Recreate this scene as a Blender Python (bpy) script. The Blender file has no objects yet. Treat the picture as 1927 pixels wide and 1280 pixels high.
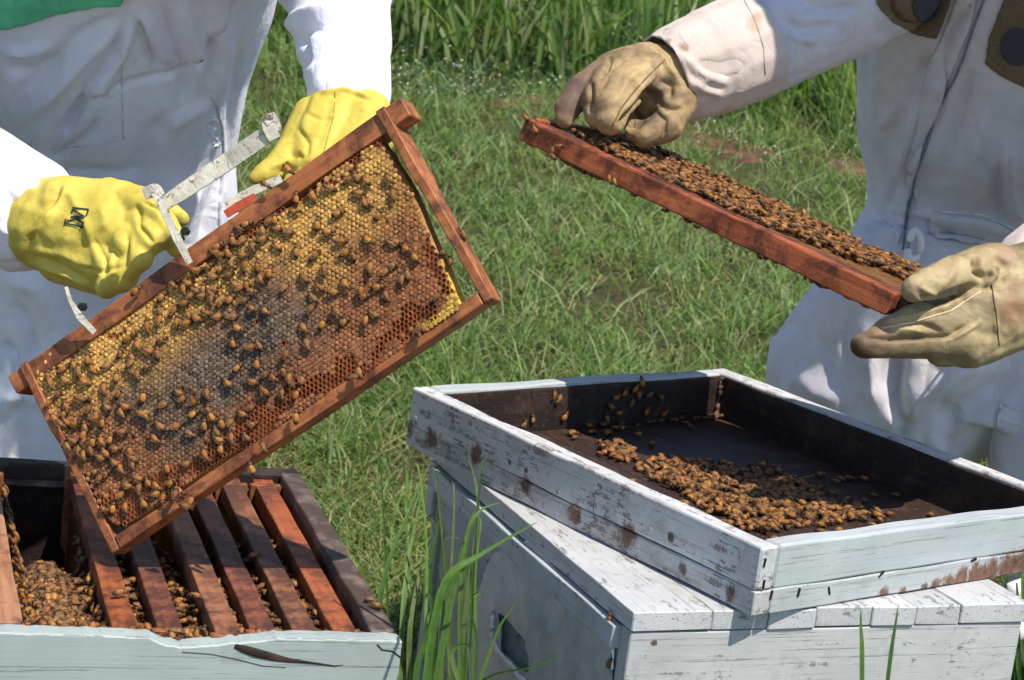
import bpy, bmesh, math, random
import numpy as np
from mathutils import Vector, Matrix, noise, Euler
from mathutils.bvhtree import BVHTree

random.seed(7); RNG = np.random.default_rng(11)
SC = bpy.context.scene; COL = SC.collection
RAD = math.radians

# ------------------------------------------------------------------ camera
CAMZ = 1.5; FPX = 4039.0; PCX, PCY = 963.5, 640.0
TH, RO = RAD(12.43), RAD(7.27)
vF = np.array([0, math.cos(TH), -math.sin(TH)])
vU0 = np.array([0, math.sin(TH), math.cos(TH)]); vR0 = np.array([1., 0, 0])
vU = vU0*math.cos(RO) - vR0*math.sin(RO); vR = vR0*math.cos(RO) + vU0*math.sin(RO)
CAM = np.array([0, 0, CAMZ])
cd = bpy.data.cameras.new('camera'); cam = bpy.data.objects.new('camera', cd); COL.objects.link(cam)
cd.sensor_width = 36.0; cd.sensor_fit = 'HORIZONTAL'; cd.lens = 36.0*FPX/1927.0
cd.clip_start = .05; cd.clip_end = 600
cd.dof.use_dof = True; cd.dof.focus_distance = 2.03; cd.dof.aperture_fstop = 20
M = Matrix.Identity(4)
for i in range(3):
    M[i][0] = vR[i]; M[i][1] = vU[i]; M[i][2] = -vF[i]; M[i][3] = CAM[i]
cam.matrix_world = M
SC.camera = cam

# ------------------------------------------------------------------ light
SUN = Vector((.34, -.37, .865)).normalized()
w = bpy.data.worlds.new('World'); SC.world = w; w.use_nodes = True
nt = w.node_tree; nt.nodes.clear()
bg = nt.nodes.new('ShaderNodeBackground'); ow = nt.nodes.new('ShaderNodeOutputWorld'); sk = nt.nodes.new('ShaderNodeTexSky')
sk.sky_type = 'NISHITA'; sk.sun_disc = False
sk.sun_elevation = math.asin(SUN.z); sk.sun_rotation = math.atan2(SUN.x, SUN.y)
sk.air_density = 1.0; sk.dust_density = .3; sk.ozone_density = 2.5
bg.inputs[1].default_value = .128
nt.links.new(sk.outputs[0], bg.inputs[0]); nt.links.new(bg.outputs[0], ow.inputs[0])
ld = bpy.data.lights.new('sun', 'SUN'); ld.energy = 4.4; ld.angle = RAD(.53); ld.color = (1, .93, .82)
sun = bpy.data.objects.new('sun', ld); COL.objects.link(sun); sun.location = (2, -3, 8)
sun.rotation_euler = SUN.to_track_quat('Z', 'Y').to_euler()
SC.view_settings.view_transform = 'Standard'; SC.view_settings.look = 'None'
SC.view_settings.exposure = 0.5; SC.view_settings.gamma = 1.0
try: SC.view_settings.use_curve_mapping = False
except Exception: pass

# ------------------------------------------------------------------ geometry helpers
def ray(x, y): return vF + vR*(x-PCX)/FPX - vU*(y-PCY)/FPX
def P(x, y, d): return CAM + ray(x, y)*d
def on_z(x, y, z):
    r = ray(x, y); return CAM + r*((z-CAMZ)/r[2])
def on_plane(x, y, p, n):
    r = ray(x, y); return CAM + r*(np.dot(p-CAM, n)/np.dot(r, n))
def project(V):
    V = np.asarray(V)-CAM; d = V@vF
    return np.stack([PCX+FPX*(V@vR)/d, PCY-FPX*(V@vU)/d, d], -1)

def smooth01(a, b, x):
    t = np.clip((x-a)/(b-a), 0, 1); return t*t*(3-2*t)
def ground_z(x, y):
    x = np.asarray(x, float); y = np.asarray(y, float)
    t = np.clip(y-1.5, 0, None)
    s = np.where(t < .8, t*t/1.6, t-.4)           # eases into a steady rise
    t2 = np.clip(y-26, 0, None)
    return .225*s - .225*t2*.8 + .015*np.sin(x*2.3+1)*np.sin(y*1.9) + .008*np.sin(x*7.1)*np.sin(y*6.3+2)
def ground_hit(px, py):
    r = ray(px, py); d = 1.0
    for i in range(4000):
        p = CAM+r*d
        if p[2] < ground_z(p[0], p[1]): return p
        d += .01
    return p

def vnoise(V, scale, seed=0.0, octaves=2):
    out = np.empty(len(V)); off = Vector((seed*13.1, seed*7.7, seed*3.3))
    if octaves == 1:
        for i, v in enumerate(V): out[i] = noise.noise(Vector(v)*scale+off)
    else:
        for i, v in enumerate(V):
            q = Vector(v)*scale+off
            out[i] = noise.noise(q)+.5*noise.noise(q*2.1)
    return out

def link(name, me, mat=None, parent=None, mw=None):
    o = bpy.data.objects.new(name, me); COL.objects.link(o)
    if mat is not None:
        for m in (mat if isinstance(mat, (list, tuple)) else [mat]): me.materials.append(m)
    if parent is not None: o.parent = parent
    if mw is not None: o.matrix_world = mw if parent is None else parent.matrix_world.inverted() @ mw
    if parent is not None and mw is not None:
        o.matrix_basis = parent_world(parent).inverted() @ mw
    return o
def parent_world(p):
    m = p.matrix_basis.copy()
    while p.parent is not None:
        p = p.parent; m = p.matrix_basis @ m
    return m
def tag(o, label=None, cat=None, group=None, kind=None):
    if label: o['label'] = label
    if cat: o['category'] = cat
    if group: o['group'] = group
    if kind: o['kind'] = kind
    return o
def empty(name, loc, label, cat, group=None, rot=None):
    o = bpy.data.objects.new(name, None); COL.objects.link(o)
    o.location = Vector(loc); o.empty_display_size = .05
    if rot is not None: o.rotation_euler = rot
    return tag(o, label, cat, group)
def mesh(name, V, F, smooth=True):
    me = bpy.data.meshes.new(name); me.from_pydata([tuple(v) for v in V], [], F)
    me.update()
    if smooth: me.polygons.foreach_set('use_smooth', [True]*len(me.polygons))
    return me
def np_mesh(name, V, loops, starts, totals, smooth=True):
    me = bpy.data.meshes.new(name)
    me.vertices.add(len(V)); me.vertices.foreach_set('co', np.asarray(V, np.float32).ravel())
    me.loops.add(len(loops)); me.loops.foreach_set('vertex_index', np.asarray(loops, np.int32))
    me.polygons.add(len(starts)); me.polygons.foreach_set('loop_start', np.asarray(starts, np.int32))
    me.polygons.foreach_set('loop_total', np.asarray(totals, np.int32))
    if smooth: me.polygons.foreach_set('use_smooth', np.ones(len(starts), bool))
    me.update(calc_edges=True); return me
def vcol(me, cols, name='Col'):
    a = me.color_attributes.new(name, 'FLOAT_COLOR', 'POINT')
    c = np.ones((len(me.vertices), 4), np.float32); c[:, :3] = cols
    a.data.foreach_set('color', c.ravel())
def frame_mat(o, ax, ay, az):
    m = Matrix.Identity(4)
    for i in range(3):
        m[i][0] = ax[i]; m[i][1] = ay[i]; m[i][2] = az[i]; m[i][3] = o[i]
    return m

_board_cache = {}
def board_mesh(L, W, T, nseg=10, jit=.0006, bev=.0012, seed=0, warp=0.0):
    """plank along local X (centred), W along Y, T along Z, worn rounded edges"""
    rs = np.random.default_rng(seed+1)
    prof = []
    b = bev
    hw, ht = W/2, T/2
    for sy, sz in ((1, 1), (-1, 1), (-1, -1), (1, -1)):
        c = [(sy*hw, sz*(ht-b)), (sy*(hw-b*.3), sz*(ht-b*.3)), (sy*(hw-b), sz*ht)]
        if sy*sz < 0: c = c[::-1]
        prof += c
    n = len(prof); V = []; F = []
    waves = [(rs.uniform(4, 60, 4), rs.uniform(0, 6.28, 4), np.array([.5, .4, .3, .2])) for _ in range(2*(n//3))]
    xs = np.concatenate([[-L/2, -L/2+b], np.linspace(-L/2+b, L/2-b, nseg+1)[1:-1], [L/2-b, L/2]])
    for i, x in enumerate(xs):
        k = 1.0 if 0 < i < len(xs)-1 else 0.0
        j = np.stack([np.sin(x*fr+ph)@am for (fr, ph, am) in waves], 0).reshape(n//3, 2)*jit
        wv = warp*math.cos(x/L*math.pi)
        for q, (y, z) in enumerate(prof):
            sh = 1.0 if k else (1-b/max(hw, 1e-6))
            sh2 = 1.0 if k else (1-b/max(ht, 1e-6))
            V.append((x, y*sh+j[q//3, 0], z*sh2+j[q//3, 1]+wv))
    for i in range(len(xs)-1):
        for q in range(n):
            a = i*n+q; c = i*n+(q+1) % n
            F.append((a, c, c+n, a+n))
    F.append(tuple(range(n))[::-1]); F.append(tuple(range((len(xs)-1)*n, len(xs)*n)))
    me = mesh('board', V, [tuple(reversed(f)) for f in F], smooth=False)
    return me
def board(name, p0, p1, up, W, T, mat, parent, **kw):
    """plank with its centre line from p0 to p1; local Z = up (thickness T), local Y = width W"""
    p0 = Vector(p0); p1 = Vector(p1); ax = (p1-p0); L = ax.length; ax.normalize()
    az = Vector(up); az = (az-ax*az.dot(ax)).normalized(); ay = az.cross(ax)
    me = board_mesh(L, W, T, **kw)
    return link(name, me, mat, parent, frame_mat((p0+p1)/2, ax, ay, az))

def cyl_mesh(r, h, n=12):
    V = []; F = []
    for z, rr in ((0, r), (h*.7, r), (h, r*.75)):
        for i in range(n): V.append((rr*math.cos(2*math.pi*i/n), rr*math.sin(2*math.pi*i/n), z))
    for k in range(2):
        for i in range(n): F.append((k*n+i, k*n+(i+1) % n, (k+1)*n+(i+1) % n, (k+1)*n+i))
    F.append(tuple(range(2*n, 3*n))); F.append(tuple(range(n))[::-1])
    return mesh('disc', V, F, smooth=False)
def capsule(p1, r1, p2, r2, n=14, m=5, flat=None):
    """tapered capsule as verts, faces; flat=(axis, factor) squashes about the middle"""
    p1 = np.array(p1, float); p2 = np.array(p2, float); ax = p2-p1; L = np.linalg.norm(ax)
    ax = ax/L if L > 1e-9 else np.array([0, 0, 1.])
    t = np.array([0, 0, 1.]) if abs(ax[2]) < .9 else np.array([1., 0, 0])
    u = np.cross(ax, t); u /= np.linalg.norm(u); v = np.cross(ax, u)
    rings = []
    for k in range(m): a = -math.pi/2+math.pi/2*(k+.35)/m; rings.append((p1+ax*r1*math.sin(a), r1*math.cos(a)))
    for k in range(m): a = math.pi/2*(k+.65)/m; rings.append((p2+ax*r2*math.sin(a), r2*math.cos(a)))
    V = []; F = []
    for c, r in rings:
        for i in range(n): a = 2*math.pi*i/n; V.append(c+(u*math.cos(a)+v*math.sin(a))*r)
    for k in range(len(rings)-1):
        for i in range(n): F.append((k*n+i, k*n+(i+1) % n, (k+1)*n+(i+1) % n, (k+1)*n+i))
    F.append(tuple(range(n))[::-1]); F.append(tuple(range((len(rings)-1)*n, len(rings)*n)))
    V = np.array(V)
    if flat is not None:
        a = np.array(flat[0], float); a /= np.linalg.norm(a); c = (p1+p2)/2
        V = V + np.outer((V-c)@a*(flat[1]-1), a)
    return V, F
def chain(pts):
    """pts: list of (point, radius) -> list of capsules"""
    return [capsule(a[0], a[1], b[0], b[1]) for a, b in zip(pts[:-1], pts[1:])]
def loft(rings, n=32):
    """rings: (centre, half width vector, half depth vector)"""
    V = []; F = []
    for c, a, b in rings:
        for i in range(n):
            t = 2*math.pi*i/n; ct, st = math.cos(t), math.sin(t)
            e = .85
            V.append(np.array(c)+np.array(a)*math.copysign(abs(ct)**e, ct)+np.array(b)*math.copysign(abs(st)**e, st))
    m = len(rings)
    for k in range(m-1):
        for i in range(n): F.append((k*n+i, k*n+(i+1) % n, (k+1)*n+(i+1) % n, (k+1)*n+i))
    F.append(tuple(range(n))[::-1]); F.append(tuple(range((m-1)*n, m*n)))
    return np.array(V), F
def fuse(prims, voxel, smooth_it=6, smooth_f=.6):
    """union of overlapping closed shapes -> one continuous skin (numpy verts, mesh)"""
    V = []; F = []; o = 0
    for v, f in prims:
        V.append(v); F += [tuple(i+o for i in q) for q in f]; o += len(v)
    me = mesh('tmp', np.concatenate(V), F)
    bm = bmesh.new(); bm.from_mesh(me); bmesh.ops.recalc_face_normals(bm, faces=bm.faces); bm.to_mesh(me); bm.free()
    ob = bpy.data.objects.new('tmp', me); COL.objects.link(ob)
    r = ob.modifiers.new('r', 'REMESH'); r.mode = 'VOXEL'; r.voxel_size = voxel; r.use_smooth_shade = True
    s = ob.modifiers.new('s', 'SMOOTH'); s.factor = smooth_f; s.iterations = smooth_it
    dg = bpy.context.evaluated_depsgraph_get(); dg.update()
    out = bpy.data.meshes.new_from_object(ob.evaluated_get(dg))
    bpy.data.objects.remove(ob); bpy.data.meshes.remove(me)
    out.polygons.foreach_set('use_smooth', [True]*len(out.polygons))
    return out
def co_of(me):
    a = np.empty(len(me.vertices)*3, np.float32); me.vertices.foreach_get('co', a); return a.reshape(-1, 3).astype(float)
def no_of(me):
    a = np.empty(len(me.vertices)*3, np.float32); me.vertex_normals.foreach_get('vector', a); return a.reshape(-1, 3).astype(float)
def set_co(me, V): me.vertices.foreach_set('co', V.astype(np.float32).ravel()); me.update()
def displace(me, d):
    V = co_of(me); N = no_of(me); set_co(me, V+N*d[:, None])
def seg_dist(Q, poly):
    best = np.full(len(Q), 1e9); tt = np.zeros(len(Q)); n = len(poly)-1
    for k in range(n):
        a = np.array(poly[k], float); b = np.array(poly[k+1], float); ab = b-a
        t = np.clip(((Q-a)@ab)/(ab@ab), 0, 1); d = np.linalg.norm(Q-a-t[:, None]*ab, axis=1)
        m = d < best; best[m] = d[m]; tt[m] = (k+t[m])/n
    return best, tt
def folds(me, lst):
    """cloth folds: ridges (+) and valleys (-) laid along lines over the near side of a form
       lst: (polyline seen from the front, width, height in metres)"""
    V = co_of(me); N = no_of(me); Q = project(V)
    face = smooth01(-.05, .25, -(N@vF)); D = np.zeros(len(V))
    for poly, wd, h in lst:
        d, t = seg_dist(Q[:, :2], poly)
        D += h*np.exp(-(d/wd)**2)*face*smooth01(-.02, .25, t)*smooth01(-.02, .3, 1-t)*1.0
    set_co(me, V+N*D[:, None])
def cloth_creases(me, seed=0, amp=.0045):
    """soft billows, sharp valleys between them, and a few pinched wrinkles"""
    V = co_of(me); N = no_of(me); W_ = V*np.array([1.2, 1.2, .42])
    a = vnoise(W_, 6.5, seed, 1); b = vnoise(W_, 13, seed+3, 1); c = vnoise(V*np.array([.8, .8, 1.3]), 17, seed+5, 1); m = vnoise(V, 3.5, seed+8, 1)
    d = amp*1.3*a-amp*1.5*np.exp(-(a/.045)**2)*smooth01(-.1, .25, m)+amp*.35*b-amp*.75*np.exp(-(b/.05)**2)*smooth01(-.05, .3, -m)-amp*.3*np.exp(-(c/.05)**2)*smooth01(.1, .4, m)
    set_co(me, V+N*d[:, None])
def bvh_of(me):
    return BVHTree.FromPolygons([tuple(v) for v in co_of(me)], [tuple(p.vertices) for p in me.polygons])
def cast(bvh, x, y):
    r = Vector(ray(x, y)).normalized()
    h = bvh.ray_cast(Vector(CAM), r)
    return h  # loc, normal, idx, dist
def inside(poly, x, y):
    c = False; n = len(poly); j = n-1
    for i in range(n):
        xi, yi = poly[i]; xj, yj = poly[j]
        if (yi > y) != (yj > y) and x < (xj-xi)*(y-yi)/(yj-yi)+xi: c = not c
        j = i
    return c
def patch(name, poly, bvh, mat, parent, off=.002, step=8, label=None, thick=.0015):
    """a sewn-on panel following the form below it; real thickness"""
    xs = [p[0] for p in poly]; ys = [p[1] for p in poly]
    # triangulated fill from scanning columns between the polygon's edges
    x0, x1, y0, y1 = min(xs), max(xs), min(ys), max(ys)
    nx = max(2, int((x1-x0)/step)); ny = max(2, int((y1-y0)/step))
    idx = {}; V = []; F = []
    def vert(i, j):
        if (i, j) in idx: return idx[(i, j)]
        x = x0+(x1-x0)*i/nx; y = y0+(y1-y0)*j/ny
        h = cast(bvh, x, y)
        if h[0] is None: idx[(i, j)] = None; return None
        V.append(tuple(h[0]+h[1]*off if h[1].dot(Vector(vF)) < 0 else h[0]-h[1]*off)); idx[(i, j)] = len(V)-1; return len(V)-1
    for i in range(nx):
        for j in range(ny):
            cx = x0+(x1-x0)*(i+.5)/nx; cy = y0+(y1-y0)*(j+.5)/ny
            if inside(poly, cx, cy):
                q = [vert(i, j), vert(i, j+1), vert(i+1, j+1), vert(i+1, j)]
                if None not in q: F.append(tuple(q))
    if not F: return None
    me = mesh(name, V, F); bm = bmesh.new(); bm.from_mesh(me)
    for _ in range(4):
        mv = {}
        for v in bm.verts:
            if v.is_boundary:
                nb = [e.other_vert(v) for e in v.link_edges if e.is_boundary]
                if len(nb) == 2 and all((q.co-v.co).length < .02 for q in nb): mv[v] = v.co*.5+(nb[0].co+nb[1].co)*.25
        for v, c_ in mv.items(): v.co = c_
    r = bmesh.ops.extrude_face_region(bm, geom=bm.faces[:])
    for v in r['geom']:
        if isinstance(v, bmesh.types.BMVert): v.co += Vector(vF)*thick
    bmesh.ops.recalc_face_normals(bm, faces=bm.faces); bm.to_mesh(me); bm.free()
    me.polygons.foreach_set('use_smooth', [True]*len(me.polygons))
    o = link(name, me, mat, parent, Matrix.Identity(4))
    if label: o['label'] = label
    return o
def tube_mesh(pts, r, n=7, closed=False, taper=False, flat=1.0):
    pts = [Vector(p) for p in pts]; V = []; F = []; m = len(pts)
    up = Vector((0.1, 0.2, 1)).normalized()
    for k, p in enumerate(pts):
        a = pts[(k+1) % m] if (closed or k < m-1) else pts[k]; b = pts[k-1] if (closed or k > 0) else pts[k]
        t = (a-b).normalized(); u = t.cross(up)
        if u.length < 1e-3: u = t.cross(Vector((1, 0, 0)))
        u.normalize(); v = t.cross(u)
        rr = r[k] if isinstance(r, (list, tuple)) else r
        for i in range(n):
            an = 2*math.pi*i/n; V.append(p+(u*math.cos(an)*flat+v*math.sin(an))*rr)
    for k in range(m if closed else m-1):
        for i in range(n):
            k2 = (k+1) % m; F.append((k*n+i, k*n+(i+1) % n, k2*n+(i+1) % n, k2*n+i))
    if not closed: F.append(tuple(range(n))[::-1]); F.append(tuple(range((m-1)*n, m*n)))
    return mesh('tube', V, F)
def seam(name, poly, bvh, r, mat, parent, off=.0, step=10):
    pts = []
    for a, b in zip(poly[:-1], poly[1:]):
        L = math.hypot(b[0]-a[0], b[1]-a[1]); n = max(1, int(L/step))
        for k in range(n):
            t = k/n; h = cast(bvh, a[0]+(b[0]-a[0])*t, a[1]+(b[1]-a[1])*t)
            if h[0] is not None: pts.append(h[0]-Vector(vF)*off)
    h = cast(bvh, *poly[-1])
    if h[0] is not None: pts.append(h[0]-Vector(vF)*off)
    if len(pts) < 2: return None
    return link(name, tube_mesh(pts, r, 6), mat, parent, Matrix.Identity(4))

# ------------------------------------------------------------------ materials
class NB:
    def __init__(s, name):
        s.m = bpy.data.materials.new(name); s.m.use_nodes = True; s.t = s.m.node_tree
        s.b = s.t.nodes['Principled BSDF']; s.o = s.t.nodes['Material Output']
    def n(s, typ, **kw):
        x = s.t.nodes.new(typ)
        for k, v in kw.items():
            if hasattr(x, k): setattr(x, k, v)
        return x
    def l(s, a, b): s.t.links.new(a, b)
    def coord(s, kind='Object', scale=(1, 1, 1), loc=(0, 0, 0)):
        tc = s.n('ShaderNodeTexCoord'); mp = s.n('ShaderNodeMapping'); s.l(tc.outputs[kind], mp.inputs[0])
        mp.inputs['Scale'].default_value = scale; mp.inputs['Location'].default_value = loc; return mp.outputs[0]
    def noise(s, co, scale, detail=4, rough=.6, dist=0):
        x = s.n('ShaderNodeTexNoise'); s.l(co, x.inputs['Vector']); x.inputs['Scale'].default_value = scale
        x.inputs['Detail'].default_value = detail; x.inputs['Roughness'].default_value = rough; x.inputs['Distortion'].default_value = dist
        return x.outputs[0]
    def ramp(s, f, stops, interp='LINEAR'):
        x = s.n('ShaderNodeValToRGB'); s.l(f, x.inputs[0]); e = x.color_ramp.elements; x.color_ramp.interpolation = interp
        while len(e) < len(stops): e.new(.5)
        for k, (p, c) in enumerate(stops):
            e[k].position = p
            e[k].color = (c, c, c, 1) if isinstance(c, (int, float)) else (*c, 1)
        return x.outputs[0]
    def mix(s, f, a, b, mode='MIX'):
        x = s.n('ShaderNodeMix'); x.data_type = 'RGBA'; x.blend_type = mode
        for sock, v in ((x.inputs[0], f), (x.inputs[6], a), (x.inputs[7], b)):
            if hasattr(v, 'is_output') or hasattr(v, 'links'): s.l(v, sock)
            elif isinstance(v, (int, float)): sock.default_value = v
            else: sock.default_value = (*v, 1)
        return x.outputs[2]
    def math(s, op, a, b=0.0):
        x = s.n('ShaderNodeMath'); x.operation = op
        for sock, v in ((x.inputs[0], a), (x.inputs[1], b)):
            if isinstance(v, (int, float)): sock.default_value = v
            else: s.l(v, sock)
        return x.outputs[0]
    def attr(s, name='Col'):
        x = s.n('ShaderNodeAttribute'); x.attribute_name = name; return x.outputs[0]
    def bump(s, h, dist=.001, strength=1.0):
        x = s.n('ShaderNodeBump'); s.l(h, x.inputs['Height']); x.inputs['Distance'].default_value = dist
        x.inputs['Strength'].default_value = strength; s.l(x.outputs[0], s.b.inputs['Normal'])
    def set(s, color=None, rough=None, spec=None, metal=None):
        for k, v in (('Base Color', color), ('Roughness', rough), ('Specular IOR Level', spec), ('Metallic', metal)):
            if v is None: continue
            i = s.b.inputs[k]
            if isinstance(v, (int, float)): i.default_value = v
            elif isinstance(v, tuple): i.default_value = (*v, 1)
            else: s.l(v, i)

def wood_mat(name, c1, c2, dark=(.03, .012, .01), stain=.45, rough=.6, wax=0.0, grain=18):
    b = NB(name)
    co = b.coord('Object', (1.0, grain, grain)); co2 = b.coord('Object', (1, 1, 1))
    g = b.noise(co, 7, 6, .65, .6)
    base = b.ramp(g, [(.3, c1), (.7, c2)])
    st = b.ramp(b.noise(co2, 26, 5, .7, .5), [(stain, 1.0), (stain+.16, 0.0)])
    st2 = b.math('MULTIPLY', st, .75)
    c = b.mix(st2, base, dark)
    fl = b.ramp(b.noise(co2, 160, 3, .7), [(.62, 0.0), (.70, 1.0)])
    if wax: c = b.mix(b.math('MULTIPLY', fl, wax), c, (.45, .30, .13))
    b.set(c, rough, .35)
    b.bump(b.math('ADD', b.math('MULTIPLY', g, .6), b.math('MULTIPLY', b.noise(co2, 300, 3), .4)), .0012, .8)
    return b.m
def paint_mat(name, paint=(.62, .67, .70), wood=(.23, .20, .18), chip=.60, spots=(), dirt=.5, streak=True, scale=1.0, spec=.4):
    """old weathered house paint over wood: cracks along the grain, chips, dirt and rust spots at nail heads"""
    b = NB(name)
    cg = b.coord('Object', (1.2, 26, 26)); co = b.coord('Object')
    g = b.noise(cg, 9*scale, 7, .7, .4)
    broad = b.noise(co, 9*scale, 4, .6)
    tint = b.ramp(broad, [(.3, tuple(x*.84 for x in paint)), (.7, tuple(min(1, x*1.08) for x in paint))])
    chipm = b.ramp(b.math('ADD', b.math('MULTIPLY', g, .40), b.math('MULTIPLY', b.noise(co, 38*scale, 7, .8, .5), .60)), [(chip, 0.0), (chip+.035, 1.0)])
    crack = b.ramp(b.noise(b.coord('Object', (.6, 60, 60)), 6, 4, .8, .3), [(.34, 1.0), (.40, 0.0)])
    woodc = b.ramp(g, [(.3, tuple(x*.5 for x in wood)), (.7, tuple(x*1.3 for x in wood))])
    c = b.mix(chipm, tint, woodc)
    c = b.mix(b.math('MULTIPLY', crack, .28), c, tuple(x*.8 for x in wood))
    dm = b.ramp(b.noise(co, 22*scale, 6, .75, .8), [(dirt, 0.0), (dirt+.22, .55)])
    c = b.mix(dm, c, (.24, .205, .175))
    sep = b.n('ShaderNodeSeparateXYZ'); b.l(co, sep.inputs[0])
    if spots:
        rustn = b.math('MULTIPLY', b.noise(b.coord('Object', (1.5, .8, 1)), 75, 7, .8, .8), 1.9); rustv = b.ramp(b.noise(co, 140, 5, .7), [(.4, 0.0), (.6, 1.0)])
    for (sx, sy, sz, rr, col) in spots:
        d = b.n('ShaderNodeVectorMath'); d.operation = 'SUBTRACT'; b.l(co, d.inputs[0]); d.inputs[1].default_value = (sx, sy, sz)
        ln = b.n('ShaderNodeVectorMath'); ln.operation = 'LENGTH'; b.l(d.outputs[0], ln.inputs[0])
        v = b.math('ADD', b.math('DIVIDE', ln.outputs['Value'], rr), rustn)
        r = b.n('ShaderNodeMapRange'); b.l(v, r.inputs[0]); r.inputs[1].default_value = 1.35; r.inputs[2].default_value = 1.62
        r.inputs[3].default_value = .92; r.inputs[4].default_value = 0.0
        c = b.mix(r.outputs[0], c, b.mix(rustv, col, tuple(q*.45 for q in col)))
    b.set(c, .62, spec)
    b.bump(b.math('SUBTRACT', b.math('MULTIPLY', g, .5), b.math('ADD', chipm, b.math('MULTIPLY', crack, .8))), .0007, .9)
    return b.m
def cloth_mat(name, base=(.74, .74, .75), stain=(.42, .36, .28), amt=.25, spots=(), weave=1500):
    b = NB(name); co = b.coord('Object')
    n1 = b.ramp(b.noise(co, 5, 5, .65, .5), [(.52, 0.0), (.8, amt)])
    c = b.mix(n1, base, stain)
    n2 = b.ramp(b.noise(co, 60, 5, .7), [(.35, tuple(.93*x for x in (1, 1, 1))), (.65, (1, 1, 1))])
    c = b.mix(1.0, c, n2, 'MULTIPLY')
    for (p, rr, col, am) in spots:
        d = b.n('ShaderNodeVectorMath'); d.operation = 'DISTANCE'; b.l(co, d.inputs[0]); d.inputs[1].default_value = tuple(p)
        v = b.math('ADD', b.math('DIVIDE', d.outputs['Value'], rr), b.math('MULTIPLY', b.noise(co, 40, 5, .8, .5), 1.6))
        r = b.n('ShaderNodeMapRange'); b.l(v, r.inputs[0]); r.inputs[1].default_value = 1.0; r.inputs[2].default_value = 1.8
        r.inputs[3].default_value = am; r.inputs[4].default_value = 0.0
        c = b.mix(r.outputs[0], c, col)
    b.set(c, .9, .15)
    b.b.inputs['Sheen Weight'].default_value = .15
    rw = b.noise(b.coord('Object', (1, 1, .55)), 26, 3, .55, .9)
    rid = b.math('ABSOLUTE', b.math('SUBTRACT', rw, .5)); rid = b.ramp(rid, [(0.0, 0.0), (.055, .75), (.2, 1.0)])
    fine = b.math('ADD', b.math('MULTIPLY', b.noise(co, weave, 2, .5), .16), b.math('MULTIPLY', b.noise(co, 130, 4, .6), .4))
    b.bump(b.math('ADD', fine, b.math('MULTIPLY', rid, .8)), .0009, .6)
    return b.m
def flat_mat(name, c, rough=.6, spec=.3, metal=0, var=.25, scale=80, bump=.0006):
    b = NB(name); co = b.coord('Object')
    n = b.noise(co, scale, 5, .65)
    col = b.ramp(n, [(.3, tuple(x*(1-var) for x in c)), (.7, tuple(min(1, x*(1+var)) for x in c))])
    b.set(col, rough, spec, metal); b.bump(b.noise(co, scale*4, 4, .6), bump, .6); return b.m
def attr_mat(name, rough=.5, spec=.35, nscale=400, var=.25, bump=.0004, sss=0):
    b = NB(name); co = b.coord('Object')
    n = b.ramp(b.noise(co, nscale, 4, .65), [(.3, 1-var), (.7, 1+var*.6)])
    c = b.mix(1.0, b.attr(), n, 'MULTIPLY'); b.set(c, rough, spec)
    if bump: b.bump(b.noise(co, nscale*1.5, 3, .6), bump, .7)
    return b.m

MT = {}
MT['soil'] = (lambda b: (b.set(b.mix(b.ramp(b.noise(b.coord(), 3.0, 6, .7), [(.4, 0.0), (.6, 1.0)]),
        b.ramp(b.noise(b.coord(), 60, 6, .7), [(.3, (.045, .06, .018)), (.7, (.10, .115, .04))]),
        b.ramp(b.noise(b.coord(), 40, 6, .7), [(.3, (.07, .055, .03)), (.7, (.15, .12, .07))])), .95, .1),
        b.bump(b.noise(b.coord(), 90, 6, .75), .02, .9), b.m)[-1])(NB('soil_and_thatch'))
MT['dirt'] = flat_mat('reddish_dirt', (.13, .075, .048), .95, .1, 0, .35, 30, .01)
def leaf_mat(name):
    b = NB(name); at = b.attr()
    c = b.mix(1.0, at, b.ramp(b.noise(b.coord(), 120, 3, .6), [(.3, .8), (.7, 1.15)]), 'MULTIPLY')
    b.set(c, .5, .3)
    tr = b.n('ShaderNodeBsdfTranslucent'); b.l(b.mix(1.0, c, (1.0, 1.15, .5), 'MULTIPLY'), tr.inputs[0])
    mx = b.n('ShaderNodeMixShader'); mx.inputs[0].default_value = .45
    b.l(b.b.outputs[0], mx.inputs[1]); b.l(tr.outputs[0], mx.inputs[2]); b.l(mx.outputs[0], b.o.inputs[0])
    return b.m
MT['grass'] = leaf_mat('grass_blades')
MT['comb'] = attr_mat('wax_comb', .5, .25, 420, .55, .0006)
MT['bee'] = attr_mat('bee_chitin', .62, .25, 900, .25, .0003)
def wing_mat():
    b = NB('bee_wing'); b.set((.32, .20, .10), .3, .5)
    b.b.inputs['Alpha'].default_value = .3; return b.m
MT['wing'] = wing_mat()
MT['frame'] = wood_mat('propolised_pine', (.27, .078, .026), (.46, .165, .055), stain=.40, wax=.25)
MT['frame_red'] = wood_mat('red_brown_bar', (.26, .058, .022), (.45, .13, .045), stain=.43, wax=.1, grain=14)
MT['bar_orange'] = wood_mat('orange_top_bar', (.24, .06, .02), (.38, .11, .032), stain=.44, wax=.25)
MT['bar_dark'] = wood_mat('dark_top_bar', (.16, .05, .026), (.27, .085, .04), stain=.48, wax=.5)
MT['bar_tan'] = wood_mat('tan_top_bar', (.22, .08, .038), (.34, .14, .065), stain=.42, wax=.3)
MT['inner_wood'] = wood_mat('dark_inner_wood', (.030, .017, .013), (.075, .04, .026), dark=(.008, .006, .006), stain=.5, wax=.15)
MT['lid_floor'] = wood_mat('sticky_brown_lid_floor', (.06, .028, .018), (.12, .06, .038), dark=(.012, .008, .007), stain=.52, wax=.3)
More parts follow.
